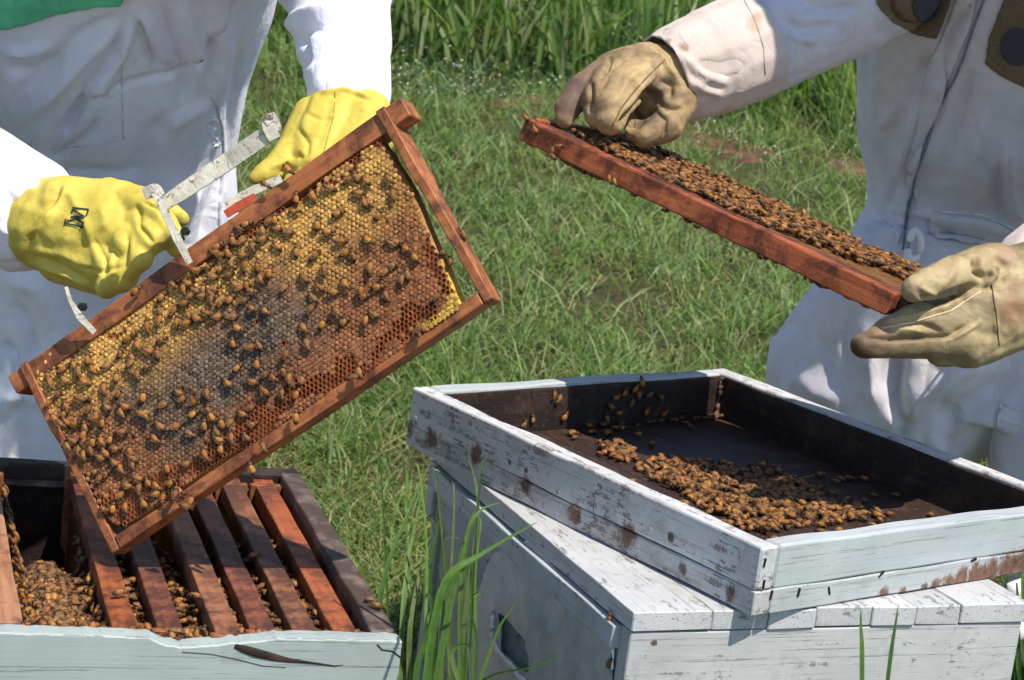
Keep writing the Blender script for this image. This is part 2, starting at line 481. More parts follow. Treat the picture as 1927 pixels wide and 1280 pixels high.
MT['grey_wood'] = wood_mat('weathered_grey_brown_wood', (.11, .078, .062), (.21, .15, .12), dark=(.035, .02, .016), stain=.47, wax=.1)
MT['metal_dark'] = flat_mat('black_bolt_steel', (.02, .02, .022), .4, .5, .6)
MT['rust'] = flat_mat('rusty_nail', (.16, .06, .03), .8, .3, .2)
MT['nail'] = flat_mat('galvanised_nail', (.55, .55, .54), .4, .5, .6)
MT['black'] = flat_mat('black_cord', (.015, .013, .014), .8, .2)
MT['zip'] = flat_mat('zipper_tape', (.20, .20, .24), .8, .2)
# ------------------------------------------------------------------ ground
def build_ground():
    n1 = 110
    xs = np.concatenate([np.linspace(-60, -6, 18)[:-1], np.linspace(-6, 6, n1), np.linspace(6, 60, 18)[1:]])
    ys = np.concatenate([np.linspace(-20, .5, 10)[:-1], np.linspace(.5, 11, 120), np.linspace(11, 90, 34)[1:]])
    X, Y = np.meshgrid(xs, ys); Z = ground_z(X, Y)
    V = np.stack([X, Y, Z], -1).reshape(-1, 3)
    near = (np.abs(V[:, 0]) < 7) & (V[:, 1] > 0) & (V[:, 1] < 12)
    V[near, 2] += .02*vnoise(V[near], 1.7, 3) + .008*vnoise(V[near], 9, 4)
    F = []; w_ = len(xs)
    for j in range(len(ys)-1):
        for i in range(w_-1): a = j*w_+i; F.append((a, a+1, a+1+w_, a+w_))
    o = link('ground', mesh('ground', V, F), MT['soil']); tag(o, kind='structure')
    return o
build_ground()

def dirt_patch(px, py, rx, ry, seed):
    c = ground_hit(px, py); rs = np.random.default_rng(seed)
    V = []; F = []; n = 40; m = 8
    ph = rs.uniform(0, 6.28, 5); am = rs.uniform(.05, .22, 5)
    for k in range(m+1):
        for i in range(n):
            a = 2*math.pi*i/n; q = 1+sum(am[j]*math.sin((j+2)*a+ph[j]) for j in range(5))
            x = c[0]+rx*q*k/m*math.cos(a); y = c[1]+ry*q*k/m*math.sin(a)
            h = .014 if k < m else -.03
            V.append((x, y, float(ground_z(x, y))+h+.012*noise.noise(Vector((x, y, 0))*14)*(k < m)))
    for k in range(m):
        for i in range(n): F.append((k*n+i, k*n+(i+1) % n, (k+1)*n+(i+1) % n, (k+1)*n+i))
    o = link('bare_earth', mesh('bare_earth', V, [f[::-1] for f in F]), MT['dirt']); tag(o, kind='structure')
    return c
DIRT = []
for a in ((1000, 208, .10, .08, 1), (1330, 278, .13, .08, 2), (1415, 305, .09, .05, 5), (1600, 325, .09, .06, 3)):
    c = dirt_patch(*a); DIRT.append((c[0], c[1], a[2], a[3]))

# ------------------------------------------------------------------ grass
def blades(name, X, Y, H, Wd, lean, col, curl=None, z=None, stiff=None):
    """many grass blades as one mesh: each 7 verts, bent over along its length"""
    n = len(X); rs = RNG
    az = rs.uniform(0, 2*math.pi, n); face = rs.uniform(0, 2*math.pi, n)
    Z = (ground_z(X, Y) if z is None else z) - .004
    d = np.stack([np.cos(az), np.sin(az)], -1)
    s = np.stack([np.cos(face), np.sin(face)], -1)
    V = np.zeros((n, 7, 3)); lv = [0, .38, .74, 1.0]; wf = [.7, 1.0, .65]
    for k, t in enumerate(lv):
        ang = lean*(t**1.0)
        # integrate bend: horizontal and vertical reach
        hx = H*t*np.sin(lean*(.35+.65*t)); hz = H*t*np.cos(lean*(.25+.75*t))
        cx = X+d[:, 0]*hx; cy = Y+d[:, 1]*hx; cz = Z+hz
        if k < 3:
            for q, sg in ((0, -1), (1, 1)):
                V[:, k*2+q, 0] = cx+s[:, 0]*Wd*.5*wf[k]*sg; V[:, k*2+q, 1] = cy+s[:, 1]*Wd*.5*wf[k]*sg
                V[:, k*2+q, 2] = cz
        else:
            V[:, 6, 0] = cx; V[:, 6, 1] = cy; V[:, 6, 2] = cz
    pat = np.array([0, 1, 3, 2, 2, 3, 5, 4, 4, 5, 6])
    loops = (pat[None, :]+7*np.arange(n)[:, None]).ravel()
    tot = np.tile([4, 4, 3], n); st = np.concatenate([[0], np.cumsum(tot)[:-1]])
    me = np_mesh(name, V.reshape(-1, 3), loops, st, tot, smooth=True)
    C = np.repeat(col[:, None, :], 7, 1)*np.array([.92, .92, .98, .98, 1.03, 1.03, 1.08])[None, :, None]  # faint shade toward the root is put into the blade colour
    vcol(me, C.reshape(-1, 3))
    return me

GREENS = np.array([(.175, .285, .080), (.21, .315, .09), (.105, .20, .052), (.25, .335, .11), (.32, .37, .18)])
DRY = np.array([(.42, .36, .17), (.34, .30, .14), (.50, .44, .24)])
def grass_field():
    out = []
    N = 620000
    # roots: denser nearby, thinning out up the slope
    Yr = 1.3+RNG.beta(1.15, 1.9, N)*9.2
    X = RNG.uniform(-1, 1, N)*(.36*Yr+.55)
    Pz = project(np.stack([X, Yr, ground_z(X, Yr)], -1))
    px, py = Pz[:, 0], Pz[:, 1]
    X3 = np.stack([X, Yr, np.zeros(N)], -1)
    # cheap smooth clump noise
    def cn(f, s): return (np.sin(X*f+s)*np.sin(Yr*f*1.1+s*2)+np.sin(X*f*2.3+Yr*f*.7+s*3)+np.sin(-X*f*.9+Yr*f*1.9+s))/3
    clump = cn(4.2, 1.0)+.6*cn(11, 2.0)
    wob = 22*cn(5, 4.0)+14*cn(14, 5.0)
    ye = py+wob
    top = np.where(px < 1080, 98, np.where(px < 1380, 118+(px-1080)*.1, 268+.06*(px-1430)))
    topf = smooth01(0, 34, top-ye)                      # tall lush grass at the back
    weed = smooth01(0, 30, ye-92)*smooth01(0, 30, 205-ye)*smooth01(720, 760, px)*smooth01(0, 60, 1060-px)
    pale = smooth01(180, 330, ye)*smooth01(0, 200, 760-ye)*np.clip(.55+.5*cn(3, 7), 0, 1)
    near = smooth01(700, 900, py)
    H = .045+.050*RNG.random(N)+.022*clump
    H = H*(1-topf)+topf*(.17+.15*RNG.random(N)+.05*clump)
    H = H*(1-weed)+weed*(.035+.03*RNG.random(N))
    H += near*(.06*RNG.random(N))
    H = np.clip(H, .02, .5)
    Wd = .0024+.0020*RNG.random(N)+.0004*topf+.002*weed
    lean = np.abs(RNG.normal(1.0, .42, N)); lean = lean*(1-topf)+topf*np.abs(RNG.normal(.55, .3, N))
    gi = RNG.integers(0, 5, N); col = GREENS[gi]*(.8+.45*RNG.random(N))[:, None]
    dark = np.array([.80, 1.0, .60]); light = np.array([1.55, 1.28, 1.9])
    col = col*(1-topf[:, None]*.6)+col*dark*topf[:, None]*.6
    col = col*(1-pale[:, None]*.55)+col*light*pale[:, None]*.55
    wc = np.array([.15, .23, .11])*(.8+.5*RNG.random(N))[:, None]
    wk = (RNG.random(N) < .8)*weed; col = col*(1-wk[:, None])+wc*wk[:, None]
    dry = RNG.random(N) < np.clip(.045+.20*pale+.05*(cn(6, 9) > .25)+.34*near-.1*topf, .01, 1)
    col[dry] = DRY[RNG.integers(0, 3, dry.sum())]*(.7+.5*RNG.random(dry.sum()))[:, None]
    lean[dry] += .45*(1-topf[dry])
    keep = np.ones(N, bool)
    for (cx, cy, rx, ry) in DIRT:
        q = ((X-cx)/rx)**2+((Yr-cy)/ry)**2; keep &= ~((q < 1.1) & (RNG.random(N) < .3))
    keep &= RNG.random(N) < (.50+.62*cn(9, 3)+.35*cn(23, 5))
    # nothing grows under the two hives
    for (cx, cy, r) in ((-.30, 1.93, .30), (.22, 2.15, .36)):
        keep &= ((X-cx)**2+(Yr-cy)**2 > r*r)
    k = np.where(keep)[0]
    print('blades', len(k))
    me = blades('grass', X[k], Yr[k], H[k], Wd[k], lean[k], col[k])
    tag(link('grass', me, MT['grass']), kind='stuff', label='thick green grass with dry stalks covering the rising ground')
    # long loose blades lying across the sward
    n3 = 8000
    Y3 = 1.6+RNG.beta(1.2, 1.7, n3)*5.2; X3_ = RNG.uniform(-1, 1, n3)*(.36*Y3+.5)
    q3 = project(np.stack([X3_, Y3, ground_z(X3_, Y3)], -1)); nr = smooth01(650, 950, q3[:, 1])
    c3 = GREENS[RNG.integers(0, 5, n3)]*np.array([1.25, 1.2, 1.3])*(.75+.5*RNG.random(n3))[:, None]
    dr = RNG.random(n3) < .14+.35*nr; c3[dr] = DRY[RNG.integers(0, 3, dr.sum())]*(.7+.5*RNG.random(dr.sum()))[:, None]
    ok = np.ones(n3, bool)
    for (cx, cy, r) in ((-.30, 1.93, .30), (.22, 2.15, .36)): ok &= ((X3_-cx)**2+(Y3-cy)**2 > r*r)
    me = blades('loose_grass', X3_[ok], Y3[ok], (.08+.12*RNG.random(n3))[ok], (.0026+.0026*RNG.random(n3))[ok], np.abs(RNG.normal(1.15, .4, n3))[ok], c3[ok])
    tag(link('loose_grass', me, MT['grass']), kind='stuff', label='long loose grass blades lying over the shorter grass')
    # the same sward carried on to either side of the hives
    n4 = 150000
    Y4 = .9+RNG.random(n4)*8.5; sg = np.where(RNG.random(n4) < .5, -1, 1); X4 = sg*(.36*Y4+.45+RNG.random(n4)*2.2)
    c4 = GREENS[RNG.integers(0, 5, n4)]*(.8+.45*RNG.random(n4))[:, None]; dr = RNG.random(n4) < .12; c4[dr] = DRY[RNG.integers(0, 3, dr.sum())]*.9
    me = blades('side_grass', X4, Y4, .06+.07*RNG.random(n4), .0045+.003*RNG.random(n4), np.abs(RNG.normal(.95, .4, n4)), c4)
    tag(link('side_grass', me, MT['grass']), kind='stuff', label='short green grass stretching away on both sides of the hives')
    # a thinner rougher sward beyond and to the sides, as far as the slope runs
    N2 = 60000
    Y2 = 6+RNG.random(N2)**1.6*34; X2 = RNG.uniform(-1, 1, N2)*(.5*Y2+3)
    Hh = .22+.2*RNG.random(N2); c2 = GREENS[RNG.integers(0, 5, N2)]*.9*(.8+.4*RNG.random(N2))[:, None]
    me = blades('far_grass', X2, Y2, Hh, .008+.0012*Y2, np.abs(RNG.normal(.5, .3, N2)), c2)
    tag(link('far_grass', me, MT['grass']), kind='stuff', label='taller dark green grass far up the slope')
grass_field()

def weed_flowers():
    """tiny white flower heads scattered in the low pale weeds"""
    V = []; F = []
    for i in range(240):
        if i < 190: px, py = random.uniform(735, 1060), random.uniform(95, 215)
        else: px, py = random.uniform(1300, 1620), random.uniform(240, 330)
        c = ground_hit(px, py)+np.array([0, 0, random.uniform(.02, .06)]); r = random.uniform(.0016, .0034); b = len(V)
        for k in range(5):
            a = k*1.257+i; V.append((c[0]+r*math.cos(a), c[1]+r*math.sin(a)-.001, c[2]+.3*r*math.sin(a*3)))
        V.append((c[0], c[1], c[2]+r*.6))
        for k in range(5): F.append((b+k, b+(k+1) % 5, b+5))
    o = link('white_clover', mesh('white_clover', V, F, False), flat_mat('white_petals', (.75, .75, .7), .8, .2, 0, .1))
    tag(o, kind='stuff', label='tiny white flower heads in the low weeds behind the left frame')
weed_flowers()

# ------------------------------------------------------------------ hive geometry (shared directions)
ZB = CAMZ-.665                                # rim of the open hive
Bf = on_z(757, 1205, ZB); yb = RAD(107.6)
eB = np.array([math.cos(yb), math.sin(yb), 0]); eL = np.array([-math.sin(yb), math.cos(yb), 0])
UP = np.array([0, 0, 1.])
BOXL, BOXW, T = .508, .413, .022
def box_pt(a, l, z=0): return Bf+eB*a+eL*l+UP*z

mp_sage = paint_mat('sage_white_paint', (.345, .40, .385), (.20, .15, .12), chip=.715, dirt=.66, scale=.8)
def open_hive():
    t = empty('hive_box', box_pt(BOXL/2, BOXW/2, -.66), 'pale sage painted hive box standing open below the left frame, its front rim chipped', 'beehive')
    Hh = .245
    # front wall: built as a profile so that the broken rim is real
    L = BOXW
    prof = [(0, -.001), (.05, .0), (.11, 0), (.128, -.0035), (.145, -.0052), (.165, -.0075), (.19, -.0095), (.205, -.0075), (.219, -.001), (.26, 0), (.33, .001), (L, 0)]
    # l runs from the right-hand corner leftwards
    V = []; F = []; n = 0
    rs = np.random.default_rng(5)
    ls = sorted(set([p[0] for p in prof]+list(np.linspace(0, L, 70))))
    for l in ls:
        z = np.interp(l, [p[0] for p in prof], [p[1] for p in prof])+rs.normal(0, .00035)
        for (a, zz) in ((0, -Hh), (0, z-.0012), (.0014, z+.0001), (T-.002, z+.0002-.0008*abs(rs.normal())), (T, z-.0015), (T, -Hh)):
            V.append(box_pt(a, l, zz)); 
    m = 6
    for i in range(len(ls)-1):
        for q in range(m): F.append((i*m+q, i*m+(q+1) % m, (i+1)*m+(q+1) % m, (i+1)*m+q))
    F.append(tuple(range(m))[::-1]); F.append(tuple(range((len(ls)-1)*m, len(ls)*m)))
    V = np.array(V)
    fm = frame_mat(box_pt(0, L/2, -Hh/2), -eL, eB, UP); inv = np.array(fm.inverted())
    Vl = (np.c_[V, np.ones(len(V))]@inv.T)[:, :3]
    me = mesh('front_wall', Vl, F, False); bm = bmesh.new(); bm.from_mesh(me); bmesh.ops.recalc_face_normals(bm, faces=bm.faces); bm.to_mesh(me); bm.free()
    link('front_wall', me, mp_sage, t, fm)
    # the side and back walls
    o = board('side_wall', box_pt(T+.001, T/2, -Hh/2), box_pt(BOXL-T-.001, T/2, -Hh/2), eL, Hh, T, MT['grey_wood'], t, nseg=30, jit=.0009, bev=.002)
    o['label'] = 'weathered grey brown side wall'
    board('side_wall', box_pt(T+.001, BOXW-T/2, -Hh/2), box_pt(BOXL-T-.001, BOXW-T/2, -Hh/2), eL, Hh, T, MT['grey_wood'], t, nseg=30, jit=.0009, bev=.002)
    o = board('back_wall', box_pt(BOXL-T/2, 0, -Hh/2-.002), box_pt(BOXL-T/2, BOXW, -Hh/2-.002), eB, Hh, T, MT['inner_wood'], t, nseg=30, jit=.0012, bev=.002)
    o = board('frame_rest', box_pt(BOXL-T-.006, T, -.021), box_pt(BOXL-T-.006, BOXW-T, -.021), UP, .012, .004, MT['grey_wood'], t)
    board('frame_rest', box_pt(T+.005, T, -.024), box_pt(T+.005, BOXW-T, -.024), UP, .010, .004, MT['inner_wood'], t)
    # lower box and a stand so the hive reaches the ground
    for z0, z1, m_ in ((-.247, -.50, mp_sage),):
        for (p, q, u) in (((0.006, .003), (.006, BOXW-.003), eB), ((BOXL-.01, .003), (BOXL-.01, BOXW-.003), eB), ((.02, .012), (BOXL-.02, .012), eL), ((.02, BOXW-.012), (BOXL-.02, BOXW-.012), eL)):
            board('lower_wall', box_pt(*p, (z0+z1)/2), box_pt(*q, (z0+z1)/2), u, abs(z1-z0), .02, m_, t, nseg=6)
    board('floor_board', box_pt(0.0, BOXW/2, -.512), box_pt(BOXL, BOXW/2, -.512), UP, BOXW-.01, .02, MT['grey_wood'], t)
    for a, l in ((.05, .05), (BOXL-.05, .05), (.05, BOXW-.05), (BOXL-.05, BOXW-.05)):
        p = box_pt(a, l, -.522); g = float(ground_z(p[0], p[1]))
        board('leg', p, (p[0], p[1], g-.03), eB, .045, .045, MT['grey_wood'], t, nseg=2)
    # hairline split running right from the broken rim
    pts = [box_pt(-.0002, l, z) for l, z in ((.146, -.0075), (.138, -.0095), (.128, -.0125), (.112, -.0165), (.098, -.0195), (.085, -.0210), (.072, -.0225), (.058, -.0245), (.05, -.0235))]
    c = link('split', tube_mesh(pts, [.0018, .0036, .0044, .0036, .0022, .0014, .0009, .0007, .0003], 8, flat=.16), MT['inner_wood'], t, Matrix.Identity(4))
    pts = [box_pt(-.0003, l, z) for l, z in ((.022, -.004), (.017, -.009), (.008, -.010), (0.0, -.0155))]
    link('split', tube_mesh(pts, .0006, 5, flat=.4), MT['black'], t, Matrix.Identity(4))
    pts = [box_pt(-.0003, l, z) for l, z in ((.19, -.0135), (.165, -.0150), (.145, -.0190), (.12, -.0250), (.1, -.0262))]
    link('split', tube_mesh(pts, .0004, 5, flat=.4), MT['grey_wood'], t, Matrix.Identity(4))
    return t
open_hive()

# ------------------------------------------------------------------ the closed hive, its cover and the upturned lid
ZP = CAMZ-.625
E0 = on_z(1192, 1151, ZP); yp = RAD(113.76)
pA = np.array([math.cos(yp), math.sin(yp), 0]); pB = np.array([math.sin(yp), -math.cos(yp), 0])  # back-left, right
def pl_pt(a, b, z=0): return E0+pA*a+pB*b+UP*z
PW = .424; PL = .52
RUST = (.17, .07, .035); BRN = (.13, .085, .06)
mp_cover = paint_mat('chalky_white_paint', (.47, .475, .48), (.25, .22, .21), chip=.565, dirt=.54, spots=((.02, .0, .0, .02, BRN),))
mp_cover2 = paint_mat('chalky_white_paint_worn', (.42, .43, .435), (.24, .22, .21), chip=.545, dirt=.50)
mp_white = paint_mat('white_hive_paint', (.45, .455, .45), (.24, .20, .19), chip=.58, dirt=.53, spots=((-.185, -.021, -.01, .006, BRN), (-.095, .028, -.01, .010, (.3, .22, .15))))
mp_shade_grey = paint_mat('white_paint_shade_grey', (.40, .44, .45), (.16, .15, .15), chip=.57, dirt=.50)  # hive's white paint with the side's shade mixed into its colour
zinc = flat_mat('dull_zinc_sheet', (.42, .46, .46), .5, .45, .35, .2, 40, .0008)
def closed_hive():
    c = empty('hive_cover', pl_pt(PL/2, PW/2, -.02), 'flat white plank cover lying on the right hive under the upturned lid', 'hive cover')
    ws = [.080, .058, .050, .060, .048, .050, PW-.346]; x = 0
    for i, wd in enumerate(ws):
        board('plank', pl_pt(-.001+.0012*(i % 2), x+wd/2, -.0098-.0006*(i % 3)), pl_pt(PL, x+wd/2, -.0098), UP, wd-.0005, .0186, mp_cover if i % 2 == 0 else mp_cover2, c, nseg=24, seed=i, jit=.0006, bev=.0010)
        x += wd
    t = empty('hive', pl_pt(PL/2, PW/2, -.6), 'white painted closed hive with a zinc sheet on its side, under the upturned lid', 'beehive')
    z0, z1 = -.0205, -.083
    board('front_wall', pl_pt(.011, .001, (z0+z1)/2), pl_pt(.011, PW-.004, (z0+z1)/2), pA, z0-z1, .02, mp_white, t, nseg=24, seed=21, jit=.0007)
    board('back_wall', pl_pt(PL-.011, .001, (z0+z1)/2), pl_pt(PL-.011, PW-.004, (z0+z1)/2), pA, z0-z1, .02, mp_white, t)
    board('side_wall', pl_pt(.023, PW-.012, (z0+z1)/2), pl_pt(PL-.023, PW-.012, (z0+z1)/2), pB, z0-z1, .02, mp_white, t)
    # near side: a proud batten under the cover, then a sheet of zinc with a torn flap
    board('batten', pl_pt(.021, .004, -.0325), pl_pt(PL-.02, .004, -.0325), pB, .022, .022, mp_shade_grey, t, nseg=20, seed=5, jit=.001)
    board('side_wall', pl_pt(.022, .014, -.0635), pl_pt(PL-.022, .014, -.0635), pB, .038, .018, mp_shade_grey, t)
    # lower box set back under it
    for (p, q, u) in (((.024, .008), (.024, PW-.012), pA), ((PL-.02, .008), (PL-.02, PW-.012), pA), ((.036, .022), (PL-.032, .022), pB), ((.036, PW-.024), (PL-.032, PW-.024), pB)):
        board('lower_wall', pl_pt(*p, -.30), pl_pt(*q, -.30), u, .43, .02, mp_sage if u is pA else mp_shade_grey, t, nseg=8)
    # zinc panel with an opening cut in it
    def ppt(px, py, off=0.0): return on_plane(px, py, pl_pt(0, .0015-off), pB)
    outer = [(1000, 1012), (1157, 1194), (1156, 1420), (872, 1420), (868, 1180), (930, 1040)]
    hole = [(942, 1152), (990, 1206), (996, 1270), (944, 1222)]
    me = bpy.data.meshes.new('zinc_sheet'); bm = bmesh.new()
    o0 = pl_pt(0, .0015)
    N = 60; g = {}
    xs = np.linspace(865, 1160, N); ys = np.linspace(1005, 1420, 76)
    for i, X in enumerate(xs):
        for j, Y in enumerate(ys):
            q = ppt(X, Y); bmp = .0012*noise.noise(Vector((X*.02, Y*.014, 1)))
            g[i, j] = bm.verts.new(q-pB*bmp)
    for i in range(N-1):
        for j in range(75):
            cx = (xs[i]+xs[i+1])/2; cy = (ys[j]+ys[j+1])/2
            if inside(outer, cx, cy) and not inside(hole, cx, cy): bm.faces.new((g[i, j], g[i, j+1], g[i+1, j+1], g[i+1, j]))
    for v in list(bm.verts):
        if not v.link_faces: bm.verts.remove(v)
    for _ in range(3): bmesh.ops.smooth_vert(bm, verts=[v for v in bm.verts if v.is_boundary], factor=.5, use_axis_x=True, use_axis_y=True, use_axis_z=True)
    bmesh.ops.solidify(bm, geom=bm.faces[:], thickness=-.0016); bm.to_mesh(me); bm.free()
    z = link('zinc_sheet', me, zinc, t, Matrix.Identity(4)); z['label'] = 'dull zinc sheet with an opening cut in it'
    wht = flat_mat('flaked_white_edge', (.88, .88, .86), .8, .2, 0, .15)
    def edge(pts, r):
        P3 = [Vector(ppt(x, y, .0025)) for x, y in pts]
        Q = []
        for a, b in zip(P3[:-1], P3[1:]):
            for k in range(5): Q.append(a.lerp(b, k/5)+Vector((random.gauss(0, .0005), random.gauss(0, .0005), random.gauss(0, .0006))))
        Q.append(P3[-1]); link('flaked_edge', tube_mesh(Q, [r*random.uniform(.5, 1.2) for _ in Q], 6, flat=.5), wht, z, Matrix.Identity(4))
    edge([(928, 1148), (926, 1180), (924, 1202)], .0030); edge([(924, 1204), (940, 1232), (965, 1256), (990, 1290)], .0034)
    edge([(1095, 1122), (1140, 1178), (1152, 1196)], .0016); edge([(1153, 1200), (1152, 1260)], .0018)
    board('floor_board', pl_pt(-.01, PW/2, -.535), pl_pt(PL, PW/2, -.535), UP, PW-.01, .022, MT['grey_wood'], t)
    for a, l in ((.05, .05), (PL-.05, .05), (.05, PW-.05), (PL-.05, PW-.05)):
        p = pl_pt(a, l, -.548); gz = float(ground_z(p[0], p[1]))
        if gz < p[2]: board('leg', p, (p[0], p[1], gz-.03), pA, .05, .05, MT['grey_wood'], t, nseg=2)
    return t
closed_hive()

ZL = CAMZ-.56
C0 = on_z(1428, 1027, ZL)+np.array([.403, -.915, 0])*.007; yl = RAD(129.08)
lA = np.array([math.cos(yl), math.sin(yl), 0]); lB = np.array([math.sin(yl), -math.cos(yl), 0])
LA, LB, LH, LT = .545, .4615, .0645, .021
def lid_pt(a, b, z=0): return C0+lA*a+lB*b+UP*z
def upturned_lid():
    t = empty('hive_lid', lid_pt(LA/2, LB/2, -LH), 'large weathered blue white lid lying upside down on the right hive, bees inside', 'hive lid')
    R2 = (.20, .085, .045)
    hm, hs = LH*.64, LH*.36
    S1 = [(812, 826, .019, RUST), (897, 855, .020, R2), (988, 915, .017, RUST), (1082, 968, .019, R2), (1182, 1008, .022, RUST), (768, 806, .016, BRN), (1262, 1012, .008, BRN), (1285, 1070, .010, BRN), (1375, 1115, .012, BRN), (990, 885, .006, BRN), (960, 870, .005, BRN)]
    S2 = [(1662, 1118, .014, R2), (1700, 1114, .009, R2), (1760, 1102, .014, R2), (1785, 1096, .017, R2), (1810, 1089, .020, R2), (1838, 1082, .022, R2), (1866, 1075, .024, R2), (1895, 1068, .026, R2), (1925, 1060, .028, R2), (1955, 1052, .028, R2), (1740, 1105, .008, BRN), (1455, 1052, .006, BRN)]
    def loc(L_, kind, zc):
        out = []
        for (px, py, r, c) in L_:
            if kind == 0: q = on_plane(px, py, lid_pt(0, 0), lB)-lid_pt(LA/2, 0, zc); out.append((float(-(q@lA)), float(q[2]), LT/2, r, c))
            else: q = on_plane(px, py, lid_pt(0, 0), lA)-lid_pt(0, LB/2, zc); out.append((float(q@lB), float(q[2]), LT/2, r, c))
        return out
    zc1, zc2 = -hm/2, -hm-hs/2
    m1 = (paint_mat('lid_side_board_paint', (.56, .56, .565), (.24, .20, .19), chip=.545, dirt=.49, spots=loc(S1, 0, zc1)),
          paint_mat('lid_side_rail_paint', (.51, .51, .515), (.24, .20, .19), chip=.535, dirt=.44, spots=loc(S1, 0, zc2)))
    m2 = (paint_mat('lid_end_board_paint', (.42, .455, .46), (.28, .26, .25), chip=.625, dirt=.60, spots=loc(S2, 1, zc1)),
          paint_mat('lid_end_rail_paint', (.42, .445, .45), (.28, .26, .25), chip=.60, dirt=.54, spots=loc(S2, 1, zc2)))
    def wall(name, a0, b0, a1, b1, n, mat, seed, jl=None):
        # upper board and lower rail with a recessed joint between them
        for (z, h, off, nm) in ((-hm/2, hm, 0, name), (-hm-hs/2-.0002, hs-.0003, .0003, name.replace('board', 'rail'))):
            p = lid_pt(a0, b0, z)+n*off; q = lid_pt(a1, b1, z)+n*off
            board(nm, p, q, n, h, LT, mat[0] if z > -.03 else mat[1], t, nseg=40, seed=seed, jit=.0009, bev=.0022 if z > -.03 else .0012)
    h_ = LT/2
    wall('side_board', LA, h_, 0, h_, -lB, m1, 31)                 # near-left long side, its end grain shows at the corner
    wall('end_board', h_, LT+.0006, h_, LB-LT-.0006, -lA, m2, 33)  # near front side
    wall('side_board', 0, LB-h_, LA, LB-h_, lB, m1, 35)
    wall('end_board', LA-h_, LT+.0006, LA-h_, LB-LT-.0006, lA, m2, 37)
    # inner faces are bare, dark with propolis
    th = .003
    for (p, q, n) in ((lid_pt(LT+.003, LT+th/2), lid_pt(LA-LT-.003, LT+th/2), lB), (lid_pt(LA-LT-.003, LB-LT-th/2), lid_pt(LT+.003, LB-LT-th/2), -lB),
                      (lid_pt(LA-LT-th/2, LT+.004), lid_pt(LA-LT-th/2, LB-LT-.004), -lA), (lid_pt(LT+th/2, LB-LT-.004), lid_pt(LT+th/2, LT+.004), lA)):
        board('inner_lining', p-UP*(LH/2-.0005), q-UP*(LH/2-.0005), n, LH-.008, th, MT['inner_wood'], t, nseg=20, jit=.0008)
    # the lid's underside, now its floor: three dark planks
    for i in range(3):
        wb = (LB-2*LT-.008)/3; b = LT+.004+wb*(i+.5)
        board('plank', lid_pt(LT+.004, b, -LH+.006), lid_pt(LA-LT-.004, b, -LH+.006), UP, wb-.0008, .011, MT['lid_floor'], t, nseg=20, jit=.0006, seed=40+i)
    # nail heads along the near-left side and nail slots along the front
    nm = cyl_mesh(.0027, .0012, 10)
    for (px, py) in ((782, 787), (886, 837), (976, 880), (1052, 928), (1136, 959), (1224, 997)):
        p = on_plane(px, py, lid_pt(0, 0)-lB*.0001, lB)
        link('nail', nm, None, t, frame_mat(p, -lA, UP, -lB))
    nm.materials.append(MT['nail'])
    sm = board_mesh(.0085, .002, .0012, nseg=2, bev=.0003); sm.materials.append(MT['black'])
    for (px, py, ang) in ((1503, 1115, .1), (1560, 1112, -.35), (1439, 1059, .1), (1437, 1100, 0), (1451, 1120, .1), (1832, 1054, 1.3), (1658, 1081, .9)):
        p = on_plane(px, py, lid_pt(-.0002, 0), lA)
        ax = UP*math.cos(ang)+lB*math.sin(ang); link('nail_slot', sm, None, t, frame_mat(p, ax, np.cross(-lA, ax), -lA))
    # lumps of wax and propolis in the corner
    pr = []
    for i in range(40):
        f = random.random(); p = lid_pt(LA-LT-.006-random.random()*.01, LB-LT-.005-.2*f*f, -LH+.013+.004*random.random()) if i < 26 else lid_pt(LA-LT-.006, LB-LT-.006, -.05*random.random()-.005)
        pr.append(capsule(p, .0015+.002*random.random(), p+np.array([.003, .002, .001]), .0015))
    o = link('propolis', fuse(pr, .0016, 2), wood_mat('propolis', (.06, .025, .015), (.25, .13, .07), stain=.42), t, Matrix.Identity(4))
    o['kind'] = 'stuff'
    return t
upturned_lid()

# pale stones and a crumpled white wrapper at the foot of the right-hand hive
def stones():
    for i, (px, py, d, r) in enumerate(((1908, 1110, 2.55, .012), (1918, 1150, 2.5, .02), (1915, 1185, 2.45, .014))):
        c = P(px, py, d)
        v, f = capsule(c, r, c+np.array([r*.8, .01, r*.3]), r*.7)
        me = fuse([(v, f)], .004, 1); V = co_of(me); displace(me, .004*vnoise(V, 60, i))
        o = link('plastic_wrapper', me, flat_mat('white_plastic', (.7, .7, .69), .5, .4, 0, .1))
        tag(o, ['small scrap of white wrapping just above the larger crumpled one beside the right hive', 'crumpled white wrapping in the grass beside the right hive, the largest scrap', 'lowest scrap of white wrapping beside the right hive'][i], 'wrapper', 'scraps of white wrapping beside the hive')
stones()
